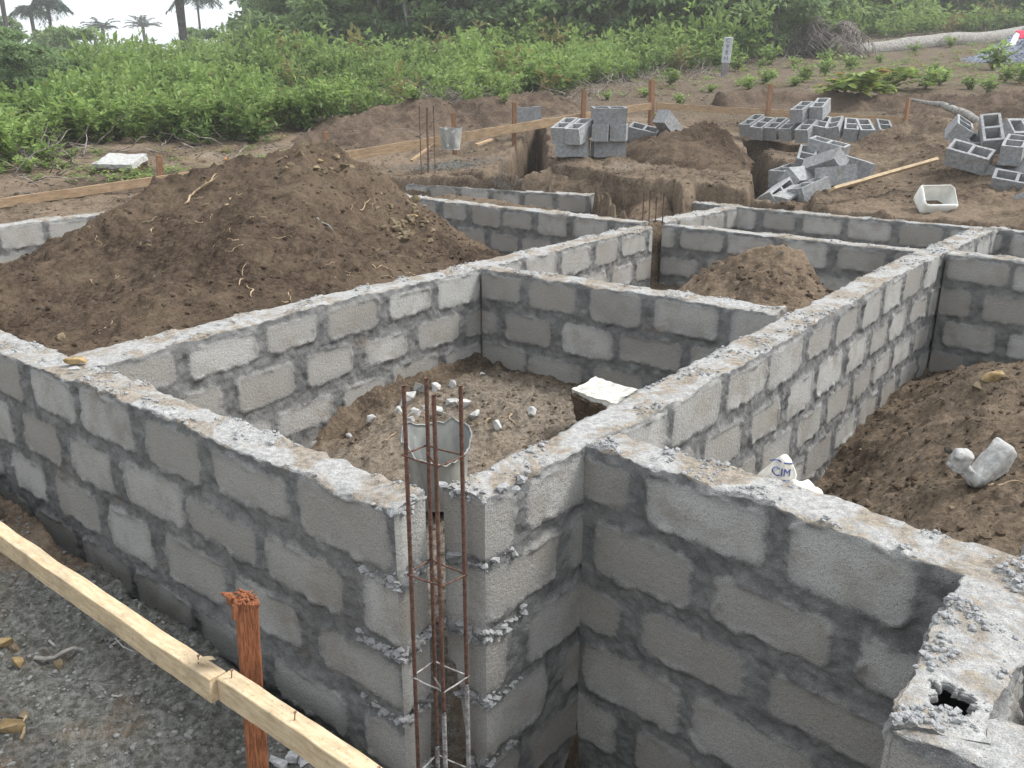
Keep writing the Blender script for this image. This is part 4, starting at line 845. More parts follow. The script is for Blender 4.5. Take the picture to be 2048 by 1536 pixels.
# cut white container
def trough():
    bm = bmesh.new(); bmesh.ops.create_cube(bm, size=1)
    for v in bm.verts: v.co = Vector((v.co.x * .34, v.co.y * .25, v.co.z * .17))
    bmesh.ops.bevel(bm, geom=list(bm.edges), offset=.05, segments=4, affect='EDGES', profile=.6)
    bmesh.ops.delete(bm, geom=[f for f in bm.faces if f.normal.z > .6 or f.calc_center_median().z > .075], context='FACES')
    for v in bm.verts:
        if v.co.z > .02: v.co.z += .02 * math.sin(v.co.x * 17) + (.045 if v.co.y > 0 else 0) * (v.co.z > .03); v.co.x *= 1.05
    g = bmesh.ops.solidify(bm, geom=list(bm.faces), thickness=.005); return bm
root = empty('cut_container', pd_(1870, 404, 8.6), (.62, .1, .12)); tag(root, 'white plastic container cut open as a trough, lying on the right slope', 'container')
o = bmesh_obj('trough_shell', trough(), MPW, root, True); o = link('sand_inside', rock_mesh('sand_inside', .14, .10, .02, 6, npts=40), MLS, root); o.location = (0, -.02, -.04)
# crooked branch
P = [pd_(1822, 199, 15.3), pd_(1870, 208, 14.5), pd_(1903, 216, 13.9), pd_(1935, 232, 13.0), pd_(1975, 253, 12.0)]
P = np.array(P); t_ = np.linspace(0, 4, 40); Pi = np.stack([np.interp(t_, range(5), P[:, k]) for k in range(3)], -1); Pi += .03 * np.stack([fbm(np.c_[t_, t_ * 0, t_ * 0 + k], 1.5, 2, 9) for k in range(3)], -1)
base = P[0].copy(); o = tmesh('crooked_branch', [tube(Pi - base, [.02, .035, .05, .055, .06, .05, .045], 10), tube([Pi[19] - base, Pi[19] - base + [.03, -.02, .10]], [.055, .03], 8)], MBR); o.location = tuple(base); tag(o, 'crooked bleached branch running from the right stake to the block pile', 'branch')
# ================================================================== FAR RIGHT: log, dead palm, gravel, marker
a = np.array(pd_(1700, 106, 31)); b = np.array(pd_(2060, 66, 38)); a[2] += .05
o = tmesh('fallen_log', [tube(wig(a, b, 40, .015, 4) - a, [.24, .30, .27, .30, .26], 14)], MBR); o.location = tuple(a); tag(o, 'long grey fallen palm log on the cleared ground at right', 'log')
gp = pd_(2075, 100, 27.5); grav = mound('blue grey gravel heap at the right edge', [(gp[0] + .2, gp[1], gp[2] + 1.05), (gp[0] + 1.2, gp[1], gp[2] + 1.15)], [(gp[0] + 2.6 * math.cos(t) * 1.15 + .6, gp[1] + 2.0 * math.sin(t), gp[2] - .55 + .05 * math.sin(t)) for t in np.linspace(0, 6.1, 16)], res=.06, seed=31, mat=MGV, amp=1., big=.04, name='gravel_heap', cat='gravel heap'); grav['group'] = 'gravel'; del grav['group']
def cloth(name, label, pts, mat, n=24, seed=0):
    A_, B_, C_, D_ = [np.array(p) for p in pts]; s = np.linspace(0, 1, n); S, Tt = np.meshgrid(s, s, indexing='ij'); S = S[..., None]; Tt = Tt[..., None]
    P = A_*(1-S)*(1-Tt) + B_*S*(1-Tt) + C_*S*Tt + D_*(1-S)*Tt; P = P + .08 * np.stack([fbm(P, 2.5, 3, seed + k) for k in range(3)], -1)
    c = P.reshape(-1, 3).mean(0); o = link(name, npmesh(name, (P - c).reshape(-1, 3), gridF(n, n)), mat); o.location = tuple(c); md = o.modifiers.new('s', 'SOLIDIFY'); md.thickness = .02; tag(o, label, 'cloth'); return o
cloth('red_cloth', 'red cloth draped over the gravel heap', [pd_(2030, 66, 26.3), pd_(2075, 50, 26.6), pd_(2080, 82, 25.9), pd_(2040, 80, 25.8)], MCR, seed=2)
cloth('white_cloth', 'twisted white cloth with a red end hanging on the gravel heap', [pd_(2028, 68, 26.1), pd_(2042, 74, 26.0), pd_(2024, 92, 25.6), pd_(2012, 92, 25.6)], MCW, seed=4)
mk = pd_(1448, 152, 23.5); root = empty('marker_post', mk); tag(root, 'pale concrete boundary marker with carved characters at the edge of the bush', 'marker post')
bm = box_bm(.21, .12, .62, .012, (2, 5), .006, 4, (0, 0, .62)); o = bmesh_obj('painted_head', bm, mat_simple('pale_marker_concrete', (.38, .40, .41), (.52, .54, .55), 12, .9, .004), root); root.rotation_euler = (0, .05, 0)
bm = box_bm(.17, .10, .50, .012, (2, 3), .006, 5, (0, 0, .07)); bmesh_obj('buried_shaft', bm, mat_simple('earthy_concrete', (.17, .155, .15), (.26, .24, .23), 12, .95, .004), root)
for k, ch_ in enumerate('C98H'): text_on(root, ch_, .15, (-.02, -.068, .84 - k * .14), (math.pi / 2, 0, 0), mat_simple('carved_dark', (.12, .13, .14), (.17, .18, .19), 8) if k == 0 else bpy.data.materials['carved_dark'], 'carved_character')
#PART3
# ================================================================== SCATTERED CLODS
def clods(name, label, pts, rmin, rmax, mat, cat='soil clods', pw=3):
    V0, F0 = ico(0); n = len(pts); r = rmin + (rmax - rmin) * RS.rand(n, 1, 1)**pw
    q = V0[None] * (1 + .45 * (RS.rand(n, 12, 1) - .5)) * r * (1 + .6 * (RS.rand(n, 1, 3) - .5)); a = RS.rand(n) * 6.28; c, s = np.cos(a), np.sin(a)
    x = q[..., 0] * c[:, None] - q[..., 1] * s[:, None]; y = q[..., 0] * s[:, None] + q[..., 1] * c[:, None]
    P = np.stack([x, y, q[..., 2] * .8], -1) + np.array(pts)[:, None] + r * [0, 0, -.05]
    F = (F0[None] + (np.arange(n) * 12)[:, None, None]).reshape(-1, 3)
    me = npmesh(name, P.reshape(-1, 3), F, {'grey': np.repeat(RS.rand(n)**8 * .7, 12), 'litter': np.zeros(n * 12)}, False); o = link(name, me, mat); tag(o, kind='stuff', label=label, cat=cat); return o
def scatter(n, x0, x1, y0, y1, cond=None, ground=True):
    out = []
    while len(out) < n:
        y = y0 + (y1 - y0) * RS.rand()**1.4; x = x0 + (x1 - x0) * RS.rand(); 
        if abs(x) > .62 * y + .3: continue
        if cond and not cond(x, y): continue
        out.append((x, y, top_z(x, y)))
        n -= 0
    return out
pts = scatter(6500, -6, 6, 2.4, 9.5, lambda x, y: any(gx[0] < x < gx[-1] and gy[0] < y < gy[-1] and zz[int((x-gx[0])/(gx[1]-gx[0])), int((y-gy[0])/(gy[1]-gy[0]))] > -5 for gx, gy, zz, o in MOUNDS[:2]) or (x > .9 and y < 6.3 and sdist(np.array([x]), np.array([y]), np.array([q[:2] for q in carve[6][0]]))[0] > .1))
clods('soil_clods', 'loose crumbs of dark earth on the near mounds', pts, .004, .024, MS)
pts = scatter(2600, -1.9, 1.3, 2.4, 6.0, lambda x, y: sdist(np.array([x]), np.array([y]), np.array([q[:2] for q in carve[2][0]]))[0] > .12)
clods('rubble_crumbs', 'small concrete and soil crumbs on the rubble room floor', pts, .003, .016, MG, 'crumbs')
ys_ = lambda x, y: x < -.3 and sdist(np.array([x]), np.array([y]), np.array([q[:2] for q in carve[0][0]]))[0] < -.03
pts = scatter(7000, -2.8, -.3, 1.2, 3.9, ys_)
clods('yard_grit', 'grey mortar crumbs and grit on the foreground yard', pts, .002, .012, mat_simple('mortar_grit', (.08, .076, .066), (.24, .24, .228), 14, .95, .003), 'grit', 4)
pts = scatter(9000, -9, 10, 9, 19, lambda x, y: True); clods('far_clods', 'loose clods on the dug ground beyond the walls', pts, .005, .036, MG, pw=3)
gp_ = [(gp[0] + .6 + 2.7 * math.sqrt(a) * math.cos(b), gp[1] + 1.9 * math.sqrt(a) * math.sin(b)) for a, b in RS.rand(2600, 2) * [1, 6.28]]
clods('loose_gravel', 'loose stones of the blue grey gravel heap', [(x, y, top_z(x, y)) for x, y in gp_], .015, .05, MGV, 'gravel', 1)
# grey mortar dump at the bottom of the picture near the stake
for k, (px, py) in enumerate([(588, 1518), (618, 1524), (560, 1530), (604, 1505)]):
    p = hit(px, py, 1.2, 3); rock('mortar_lump', (p[0], p[1], p[2] + .01), (.04, .03, .022), 700 + k, mat_simple('fresh_mortar_lump', (.25, .255, .26), (.45, .45, .45), 30, .95, .006) if k == 0 else bpy.data.materials['fresh_mortar_lump'], ['lump of grey mortar left of centre in the bottom edge dump', 'rightmost lump of grey mortar at the bottom edge', 'leftmost lump of grey mortar right of the stake', 'rear lump of grey mortar in the bottom edge dump'][k], 'mortar lump', 'mortar lumps by the stake', rough=.16)
# ================================================================== VEGETATION
def leafset(P, N, size, seed=0, asp=.5, droop=.3):
    """P centres, N outward directions; a folded diamond leaf each"""
    r = np.random.RandomState(seed); n = len(P); D = N + r.normal(0, .45, (n, 3)); D[:, 2] -= droop * r.rand(n); D /= np.linalg.norm(D, axis=1)[:, None] + 1e-9
    U = np.cross(D, np.array([0, 0, 1.]) + r.normal(0, .35, (n, 3))); U /= np.linalg.norm(U, axis=1)[:, None] + 1e-9; W = np.cross(U, D)
    L = (size * (.6 + .8 * r.rand(n)))[:, None] if np.ndim(size) == 0 else (size * (.6 + .8 * r.rand(n)))[:, None]
    up = W * np.sign(W[:, 2:3] + 1e-9) * L * .10
    V = np.stack([P, P + D * L * .45 + U * L * asp * .5 + up, P + D * L - up, P + D * L * .45 - U * L * asp * .5 + up], 1).reshape(-1, 3)
    F = np.arange(n * 4).reshape(n, 4); return V, F, np.repeat(r.rand(n), 4)
def merge(parts):
    V = []; F = []; A = []; o = 0
    for v, f, a in parts: V.append(v); F.append(f + o); A.append(a); o += len(v)
    return np.concatenate(V), np.concatenate(F), np.concatenate(A)
def shrubgeo(h, r, ns, nl, ls, seed):
    R = np.random.RandomState(seed); P = []; N = []; st = []
    for s in range(ns):
        a = R.rand() * 6.28; rr = r * math.sqrt(R.rand()); hh = h * (.6 + .45 * R.rand()) * (1 - .25 * rr / r)
        t = np.linspace(0, 1, 7)[:, None]; tip = np.array([rr * math.cos(a), rr * math.sin(a), hh]); c = tip * [.25, .25, .5]
        pts = 2 * t * (1 - t) * c + t * t * tip; st.append(tube(pts, [.008, .005, .002], 4))
        m = nl; tt = .18 + .82 * R.rand(m)**.75; k = tt[:, None]; q = 2 * k * (1 - k) * c + k * k * tip
        an = R.rand(m) * 6.28; o = np.stack([np.cos(an), np.sin(an), .15 + .5 * tt], -1); P.append(q + o * ls * .25 * R.rand(m, 1)); N.append(o)
    P = np.concatenate(P); N = np.concatenate(N); V, F, T_ = leafset(P, N, ls, seed + 1, .55)
    # leaf tint gets lighter towards the top of the plant
    zz = np.repeat(P[:, 2] / h, 4); T_ = np.clip(T_ * .55 + .5 * zz**1.5, 0, .92) + (np.repeat(R.rand(len(P)), 4) > .985) * .5
    return (V, F, np.minimum(T_, 1)), st
def shrub_proto(h, r, ns, nl, ls, seed, lm, name):
    (V, F, T_), st = shrubgeo(h, r, ns, nl, ls, seed); me = npmesh('foliage', V, F, {'tint': T_}, False); me.materials.append(lm)
    v = []; f = []; o = 0
    for a, b in st: v.append(a); f.append(b + o); o += len(a)
    v = np.concatenate(v); f = np.concatenate(f); q = f[:, 2] != f[:, 3]; ms = mixmesh('stems', v, f[q], f[~q][:, :3], {}); ms.materials.append(MSTM); return me, ms
def plant(name, proto, loc, s, rz, label, cat, group=None):
    root = empty(name, loc, (rnd.uniform(-.06, .06), rnd.uniform(-.06, .06), rz)); root.scale = (s, s, s * rnd.uniform(.9, 1.12)); tag(root, label, cat, group)
    for nme, me in zip(('foliage', 'stems'), proto): link(nme, me, None, root)
    return root
SP = [shrub_proto(.78, .42, 11, 34, .105, 20 + k, ML1, 'shrub') for k in range(4)]
WP = [shrub_proto(.42, .30, 8, 18, .10, 40 + k, ML1, 'weed') for k in range(3)]
# front row of shrubs at left, each its own
row = [(20, 335), (70, 318), (118, 300), (150, 292), (205, 288), (240, 283), (275, 287), (330, 282), (352, 276), (385, 279), (420, 272), (455, 272), (500, 272), (535, 268), (560, 262), (610, 250), (650, 240), (700, 228)]
for k, (px, py) in enumerate(row):
    p = hit(px, py, 9, 25); w_ = 'between the picture edge and the concrete chunk' if px < 200 else ('directly behind the concrete chunk' if px < 300 else ('right of the concrete chunk' if px < 470 else 'beside the left end of the long spoil bank'))
    plant('leafy_shrub', SP[k % 4], (p[0], p[1], p[2] - .03), rnd.uniform(.85, 1.12), rnd.uniform(0, 6.28), f'{["bushy","slender","spreading","dense","pale-tipped","upright","drooping","young","wide","crooked","bright green","dark based","tall","narrow","rounded","loose","leafy","fresh"][k]} green shrub of the front row {w_}', 'shrub', 'front row shrubs')
# weeds on the bare ground
wd = [(100, 330, 'behind the far left board', 1), (60, 345, 'at the far left near the board', .6), (145, 318, 'left of the concrete chunk', .5), (1215, 200, 'beside the tall stake', .5), (1010, 205, 'on the spoil bank crest', .5), (830, 200, 'on the left of the spoil bank', .7), (1530, 168, 'just behind the stake by the row', 1.0), (1500, 180, 'left of the stake by the row', .7), (1475, 143, 'next to the marker post', 1.1), (1540, 130, 'right of the marker post', 1.3), (1525, 138, 'low beside the marker post', .7),
      (1605, 165, 'on the cleared ground left of the ferny clump', .9), (1590, 172, 'low on the cleared ground', .6), (1650, 152, 'in the middle of the cleared ground', 1.0), (1700, 140, 'above the ferny clump', 1.1), (1655, 128, 'below the dead palm', .9), (1590, 136, 'between marker and dead palm', .8), (1850, 178, 'right of the ferny clump', 1.2), (1880, 170, 'farther right of the ferny clump', 1.1), (1985, 140, 'tall feathery one before the gravel', 1.7), (2010, 165, 'right front of the gravel heap', 1.0), (1940, 180, 'low by the right spoil bank', .8),
      (1975, 185, 'at the right end of the spoil bank', .8), (2040, 168, 'at the right picture edge', 1.0), (1830, 105, 'in front of the log', .8), (1900, 95, 'against the log', .9), (1870, 140, 'small one on the bare slope', .5), (1760, 125, 'small one above the clump', .6), (1310, 245, 'at the foot of the tallest stake', .5), (1360, 210, 'by the corner of the far bank', .6), (1420, 185, 'yellowish one left of the bank', .5), (1290, 195, 'behind the tallest stake', .6), (1340, 170, 'amid the dry twigs', .9), (1190, 165, 'at the scrub edge', 1.0)]
for k, (px, py, where, s) in enumerate(wd):
    p = hit(px, py, 9, 45); plant('weed', WP[k % 3], (p[0], p[1], p[2] - .02), s * (1 + max(0, p[1] - 16) * .012), rnd.uniform(0, 6.28), f'small green weed {where}', 'weed', 'weeds on the bare ground')
# grassy ferny clump
def fan(n, L, seed, w=.05, droop=.5, lf=26, col=.4, asp=.16):
    R = np.random.RandomState(seed); Ps = []; Ns = []; st = []
    for k in range(n):
        a = R.rand() * 6.28; e = R.uniform(.35, 1.2); ll = L * R.uniform(.7, 1.1); t = np.linspace(0, 1, 9)[:, None]
        d = np.array([math.cos(a) * math.cos(e), math.sin(a) * math.cos(e), math.sin(e)]); pts = d * t * ll - np.array([0, 0, 1]) * droop * ll * t**2.2 + [math.cos(a) * .02, math.sin(a) * .02, 0]
        st.append(tube(pts, [.012 * L, .006 * L, .002 * L], 4)); k_ = np.linspace(.15, 1, lf)[:, None]; q = d * k_ * ll - np.array([0, 0, 1]) * droop * ll * k_**2.2
        tg = d - np.array([0, 0, 1]) * droop * 2.2 * k_**1.2; sd_ = np.cross(tg, [0, 0, 1.]); sd_ /= np.linalg.norm(sd_, axis=1)[:, None] + 1e-6
        for s in (-1, 1): Ps.append(q); Ns.append(s * sd_ + .55 * tg / np.linalg.norm(tg, axis=1)[:, None])
    P = np.concatenate(Ps); N = np.concatenate(Ns); R2 = np.random.RandomState(seed + 9); D = N / np.linalg.norm(N, axis=1)[:, None] + R2.normal(0, .10, N.shape); D[:, 2] -= .35 * droop
    ls = w; U = np.cross(D, [0, 0, 1.]) ; U /= np.linalg.norm(U, axis=1)[:, None] + 1e-6; U[:, 2] += R2.normal(0, .5, len(U)); Lf = (ls * R2.uniform(.7, 1.2, len(P)))[:, None]
    V = np.stack([P, P + D * Lf * .4 + U * Lf * asp * .5, P + D * Lf, P + D * Lf * .4 - U * Lf * asp * .5], 1).reshape(-1, 3)
    return (V, np.arange(len(P) * 4).reshape(-1, 4), np.repeat(np.clip(col + R2.normal(0, .25, len(P)), 0, 1), 4)), st
def fanobj(name, loc, label, cat, args, lm, sm, trunk=None, group=None, pn='fronds', s=1):
    (V, F, T_), st = fan(**args); root = empty(name, loc, (0, 0, rnd.uniform(0, 6))); root.scale = (s, s, s); tag(root, label, cat, group); h = 0
    if trunk: 
        H, r0, r1 = trunk; t = np.linspace(0, 1, 40); tp = wig((0, 0, -.5), (0, 0, H), 40, .003, 7); tmesh('trunk', [tube(tp, [r0, r1, r1 * .9, r1, r1 * .85, r1], 12)], MBK, root); h = H
    o = link(pn, npmesh(pn, V, F, {'tint': T_}, False), lm, root); o.location = (0, 0, h); o2 = tmesh('frond_ribs', st, sm, root); o2.location = (0, 0, h); return root
ML5 = mat_leaf('fern_leaf', (.10, .15, .03), (.26, .34, .08), (.35, .22, .10))
for k, (px, py, L, lab) in enumerate([(1725, 183, .75, 'left ferny yellow green clump on the far bank'), (1770, 180, .95, 'tall ferny yellow green clump on the far bank'), (1690, 186, .6, 'reddish low ferny clump at the left of the two taller ones')]):
    p = hit(px, py, 10, 30); fanobj('fern_clump', p, lab, 'fern', dict(n=13, L=L, seed=60 + k, w=.22, droop=.35, lf=16, col=.6, asp=.35), ML5, MSTM)
p = hit(1255, 405, 6, 12); p = pd_(1212, 420, 10.2)
(Vg, Fg, Tg), stg = fan(9, .42, 5, .0, .7, 2); o = tmesh('grass_tuft', stg, mat_simple('grass_blade', (.10, .17, .05), (.25, .36, .12), 10)); o.location = (p[0] + .03, p[1] + .1, -.28); tag(o, 'green grass tuft at the free end of the farthest wall', 'grass tuft')
for k, (px, py) in enumerate([(724, 1500), (736, 1528), (682, 1480)]):
    p = pz(px, py, -1.02 + .02 * k); pr = shrub_proto(.16, .05, 2, 8, .05, 80 + k, ML1, 's'); plant('seedling', pr, (p[0], p[1], -1.14), 1, 0, ['seedling with pointed leaves rising beside the second rail', 'lowest seedling at the bottom edge', 'tiny seedling nearest the rail'][k], 'seedling', 'seedlings in the trench')
# scrub field, one mass
def in_scrub(x, y):
    d = y * math.cos(CP) + CH * math.sin(CP); px = 1024 + CF * x / d
    edge = np.interp(px, [-400, 0, 300, 560, 700, 860, 1100, 1200, 1400, 1520, 1700, 1780, 2100, 2500], [11.5, 13.0, 14.6, 15.2, 16.2, 17.0, 18.6, 22.0, 25, 28, 36.5, 38.5, 43, 46]); return y > edge + .35 * math.sin(x * 1.7) and float(vn(np.array([[x * .8, y * .8, 5.]]), 1, 3)[0]) > -.62
PR = [shrubgeo(.75, .45, 9, 15, .12, 500 + k)[0] for k in range(8)]
PRF = [shrubgeo(.9, .65, 9, 13, .165, 520 + k)[0] for k in range(8)]
parts = []; nn = 0
while nn < 4300:
    y = 12 + (78 - 12) * RS.rand()**1.55; x = (RS.rand() * 2 - 1) * (.66 * y + 1)
    if not in_scrub(x, y): continue
    far = y > 27; V, F, T_ = (PRF if far else PR)[RS.randint(8)]; s = (RS.uniform(.6, 1.12) * (1 + max(0, y - 22) * .009)) * (.75 + .5 * float(fbm(np.array([[x, y, 0]]), .35, 2, 3)[0] + .5)); a = RS.rand() * 6.28; c_, s_ = math.cos(a), math.sin(a)
    Q = np.stack([V[:, 0] * c_ - V[:, 1] * s_, V[:, 0] * s_ + V[:, 1] * c_, V[:, 2] * (1 + .9 * RS.rand()**4)], -1) * s + [x, y, float(gz(x, y)) - .05]
    tt = np.clip(T_ + .30 * float(vn(np.array([[x * .45, y * .45, 1.]]), 1, 7)[0]), 0, 1); parts.append((Q, F, np.full(len(T_), 1.) if RS.rand() < .05 else np.where(T_ > .95, T_, np.minimum(tt, .93)))); nn += 1
V, F, T_ = merge(parts); o = link('scrub', npmesh('scrub', V, F, {'tint': T_}, False), ML1); tag(o, 'low green scrub covering the slope behind the dig', 'scrub', kind='stuff')
parts = []
for k in range(1500):
    px = RS.uniform(1150, 2150) if k < 1250 else RS.uniform(-50, 620); y = RS.uniform(19, 38) if k < 1250 else RS.uniform(11, 15.5); x = (px - 1024) / CF * (y * math.cos(CP) + .3)
    if in_scrub(x, y) or (float(vn(np.array([[x * .6, y * .6, 2.]]), 1, 5)[0]) < -.1 and k % 3): continue
    V, F, T_ = PR[RS.randint(8)]; V = V.reshape(-1, 4, 3)[::3].reshape(-1, 3); F = np.arange(len(V)).reshape(-1, 4); T_ = T_.reshape(-1, 4)[::3].ravel(); s = RS.uniform(.12, .36); a = RS.rand() * 6.28; c_, s_ = math.cos(a), math.sin(a)
    parts.append((np.stack([V[:, 0] * c_ - V[:, 1] * s_, V[:, 0] * s_ + V[:, 1] * c_, V[:, 2] * .7], -1) * s * [1.6, 1.6, 1] + [x, y, float(gz(x, y)) - .02], F, T_ if k % 4 else np.full(len(T_), 1.)))
V, F, T_ = merge(parts); o = link('ground_cover', npmesh('ground_cover', V, F, {'tint': T_}, False), ML1); tag(o, 'scattered low green and withered sprouts on the cleared ground', 'ground cover', kind='stuff')
# dry twigs in the scrub edge
st = []
for k in range(1500):
    px = RS.choice([RS.normal(880, 30), RS.normal(1300, 90), RS.normal(60, 60), RS.uniform(300, 1500), RS.uniform(1200, 2050)]); 
    y = float(np.interp(px, [-400, 0, 560, 860, 1100, 1300, 1520, 1750], [12, 13, 16, 18, 19, 21, 25, 33])) + RS.normal(.3, 1.2); x = (px - 1024) / CF * (y * math.cos(CP) + .3)
    y += RS.rand() * 7 * (px > 1200); x = (px - 1024) / CF * (y * math.cos(CP) + .3); z = float(gz(x, y)); L = RS.uniform(.2, .9); a = RS.rand() * 6.28; e = RS.uniform(-.05, .7); st.append(tube(wig((x, y, z), (x + L * math.cos(a) * math.cos(e), y + L * math.sin(a) * math.cos(e), z + .02 + L * math.sin(e)), 5, .15, k), [.011, .004], 3))
o = tmesh('dry_twigs', st, MDF); tag(o, 'dry grey twigs and cut stems along the edge of the scrub', 'brushwood', kind='stuff')
# bushes and small trees
def crown(w, h, nc, nl, ls, seed, lean=0):
    R = np.random.RandomState(seed); P = []; N = []
    for c in range(nc):
        a = R.rand() * 6.28; u = R.rand()**.5; zz = R.rand(); rr = w * u * math.sqrt(max(.05, 1 - (zz - .35)**2 * 1.6)); c0 = np.array([rr * math.cos(a), rr * math.sin(a), h * (.12 + .86 * zz)])
        cr = w * R.uniform(.16, .34); d = R.normal(0, 1, (nl, 3)); d /= np.linalg.norm(d, axis=1)[:, None]; d[:, 2] = np.abs(d[:, 2]) * .9 - .15; q = c0 + d * cr * R.uniform(.45, 1, (nl, 1)) * [1, 1, .75]; P.append(q); N.append(d)
    P = np.concatenate(P); N = np.concatenate(N); V, F, T_ = leafset(P, N, ls, seed + 1, .6, .5); br = np.repeat(np.repeat(R.rand(nc), nl), 4)
    return V, F, np.clip(T_ * .5 + br * .45, 0, .92) + (np.repeat(R.rand(len(P)), 4) > .99) * .3
def bushproto(w, h, nc, nl, ls, seed, lm):
    V, F, T_ = crown(w, h, nc, nl, ls, seed); me = npmesh('foliage', V, F, {'tint': np.minimum(T_, 1)}, False); me.materials.append(lm); R = np.random.RandomState(seed); st = []
    for k in range(9):
        a = R.rand() * 6.28; st.append(tube(wig((0, 0, -.3), (w * .7 * math.cos(a), w * .7 * math.sin(a), h * R.uniform(.5, .95)), 8, .12, k), [.07 * w, .03 * w, .012 * w], 5))
    v = []; f = []; o = 0
    for a, b in st: v.append(a); f.append(b + o); o += len(a)
    v = np.concatenate(v); f = np.concatenate(f); q = f[:, 2] != f[:, 3]; ms = mixmesh('branches', v, f[q], f[~q][:, :3], {}); ms.materials.append(MBR); return me, ms
BP = [bushproto(1.0, 1.5, 60, 90, .115, 600 + k, ML2) for k in range(3)] + [bushproto(1.0, 2.1, 64, 90, .115, 610 + k, ML4) for k in range(3)]
BL = []
def bush(px, Y, w, proto, label, h=1.0, name='leafy_bush', cat='bush'):
    x = (px - 1024) / CF * (Y * math.cos(CP) + .3); z = float(gz(x, Y)) - .15; root = empty(name, (x, Y, z), (0, 0, rnd.uniform(0, 6.28))); root.scale = (w, w, w * h); tag(root, label, cat, 'bushes on the hillside')
    for nme, me in zip(('foliage', 'branches'), BP[proto]): link(nme, me, None, root)
specs = [(30, 24, .9, 3), (85, 22, .85, 4), (115, 27, .8, 1), (175, 23, .55, 3), (165, 52, 1.9, 1), (125, 60, 1.8, 0), (8, 55, 1.9, 4), (240, 66, 1.0, 0), (330, 62, 1.1, 2), (420, 55, 1.5, 1), (450, 46, 1.0, 2), (500, 48, 1.5, 0), (545, 38, 1.1, 3), (560, 50, 2.2, 4), (610, 42, 2.6, 1), (640, 54, 3.6, 5), (680, 36, 2.0, 2),
         (720, 44, 3.4, 3), (760, 38, 2.6, 4), (790, 50, 4.0, 0), (830, 36, 2.6, 5), (860, 44, 3.6, 3), (900, 36, 2.4, 1), (940, 42, 3.2, 4), (980, 34, 2.0, 3), (1010, 40, 3.0, 2), (1060, 34, 2.1, 0), (1090, 44, 3.8, 5), (1130, 33, 2.0, 4), (1165, 40, 3.2, 1), (1210, 33, 2.2, 2), (1250, 40, 3.2, 0), (1290, 33, 2.1, 3), (1330, 42, 3.6, 2), (1370, 32, 2.1, 1), (1400, 38, 2.8, 5), (1440, 31, 1.9, 0), (1490, 36, 2.8, 2), (1520, 31, 1.6, 4), (1560, 40, 3.0, 1), (1610, 44, 3.4, 0), (1660, 48, 3.6, 2),
         (1700, 45, 3.0, 4), (1755, 46, 1.7, 1), (1810, 47, 1.2, 0), (1860, 46, 1.6, 5), (1890, 47, 1.5, 3), (1930, 45, 1.1, 2), (1990, 46, 2.1, 3), (2030, 52, 3.0, 4), (1970, 60, 3.6, 5), (2060, 46, 2.0, 0)]
adj = ['low round', 'tall dense', 'pale green', 'dark green', 'wide spreading', 'feathery', 'twiggy', 'vine covered', 'bright', 'shadowy', 'billowing', 'ragged']
for k, (px, Y, w, pr) in enumerate(specs):
    near_ = 'at the far left behind the front shrubs' if px < 200 else 'on the skyline by the small palms' if px < 430 else 'just right of the thick palm trunk' if px < 560 else 'above the long spoil bank' if px < 900 else 'on the hillside above the far bucket and stakes' if px < 1180 else 'above the tallest stake' if px < 1400 else 'behind the marker post' if px < 1560 else 'behind the dead palm' if px < 1740 else 'behind the fallen log'
    bush(px, Y, w, pr, f'{adj[(k * 5) % 12]} {"nearer" if Y < 38 else "farther"} bush {near_}', rnd.uniform(.85, 1.15))
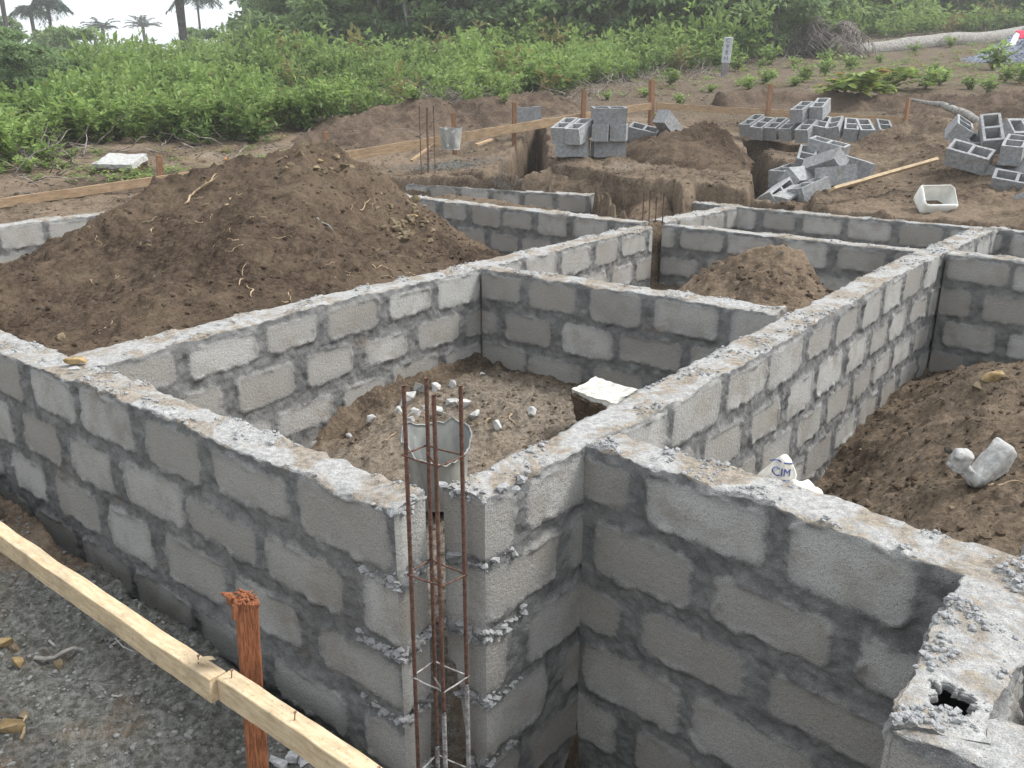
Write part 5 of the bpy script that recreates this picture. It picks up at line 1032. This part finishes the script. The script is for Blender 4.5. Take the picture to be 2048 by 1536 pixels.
# palms
pf = dict(n=34, L=3.3, seed=1, w=.70, droop=.65, lf=34, col=.35, asp=.15)
for (cx, cy, Y, s, up, seed, lab, trk) in [(98, 12, 70, .62, 1, 11, 'tall palm with a drooping crown at the upper left', .17), (62, 26, 74, .62, 1, 12, 'bushy palm left of the tall slim one', .2), (205, 58, 90, .62, 1, 13, 'small palm on the skyline, first to the right of the tall ones', .2), (286, 55, 95, .62, 1, 14, 'small palm on the skyline with upswept fronds', .2), (397, -2, 80, .75, 1, 15, 'palm whose crown hangs from the top edge right of the thick trunk', .13), (362, -120, 46, 1.1, 1, 16, 'thick dark palm trunk rising out of the top of the picture', .27), (1858, 8, 75, .8, 1, 17, 'faint palm in the gap of sky at upper right', .2), (8, -170, 50, .9, 1, 18, 'palm trunk at the far left picture edge', .16), (2005, -60, 62, 1., 1, 19, 'dark trunk at the upper right corner', .5)]:
    x = pd_(cx, max(cy, 30), Y)[0]; zc = pd_(cx, cy, Y)[2]; zg = float(gz(x, Y)); a_ = dict(pf); a_['seed'] = seed; a_['droop'] = .75 if cy < 40 else .35
    if cy > 40: a_['n'] = 20
    fanobj('palm_tree', (x, Y, zg), lab, 'palm', a_, ML3, MDF, ((zc - zg) / s, trk / s, trk * .8 / s), 'palms on the skyline', 'crown', s)
# dead palm crown at the root of the fallen log
p = hit(1665, 112, 20, 40); r_ = fanobj('dead_palm', (p[0] - .2, p[1], p[2] + .5), 'heap of dead grey palm fronds and roots at the end of the fallen log', 'dead palm', dict(n=34, L=2.3, seed=70, w=.45, droop=.85, lf=30, col=.5, asp=.06), MDF, MDF, None, None, 'dead_fronds')
bush(1600, p[1] + .5, .9, 0, 'dry tangled bush left of the dead palm fronds', .9); 
# ================================================================== HAZE
hb = bpy.data.meshes.new('haze'); bm = bmesh.new(); bmesh.ops.create_cube(bm, size=1)
for v in bm.verts: v.co = Vector((v.co.x * 150, 45 + v.co.y * 110, 9.5 + v.co.z * 27))
bm.to_mesh(hb); bm.free(); hm = bpy.data.materials.new('haze'); hm.use_nodes = True; hn = hm.node_tree; hn.nodes.clear()
pv = hn.nodes.new('ShaderNodeVolumePrincipled'); pv.inputs['Color'].default_value = (.985, .993, 1, 1); pv.inputs['Density'].default_value = .0018; pv.inputs['Anisotropy'].default_value = .2
ho = hn.nodes.new('ShaderNodeOutputMaterial'); hn.links.new(pv.outputs[0], ho.inputs['Volume']); hz_o = link('haze', hb, hm); tag(hz_o, kind='stuff', label='thin pale air haze over the site', cat='haze')
sc.cycles.volume_step_rate = 4; sc.cycles.volume_bounces = 2
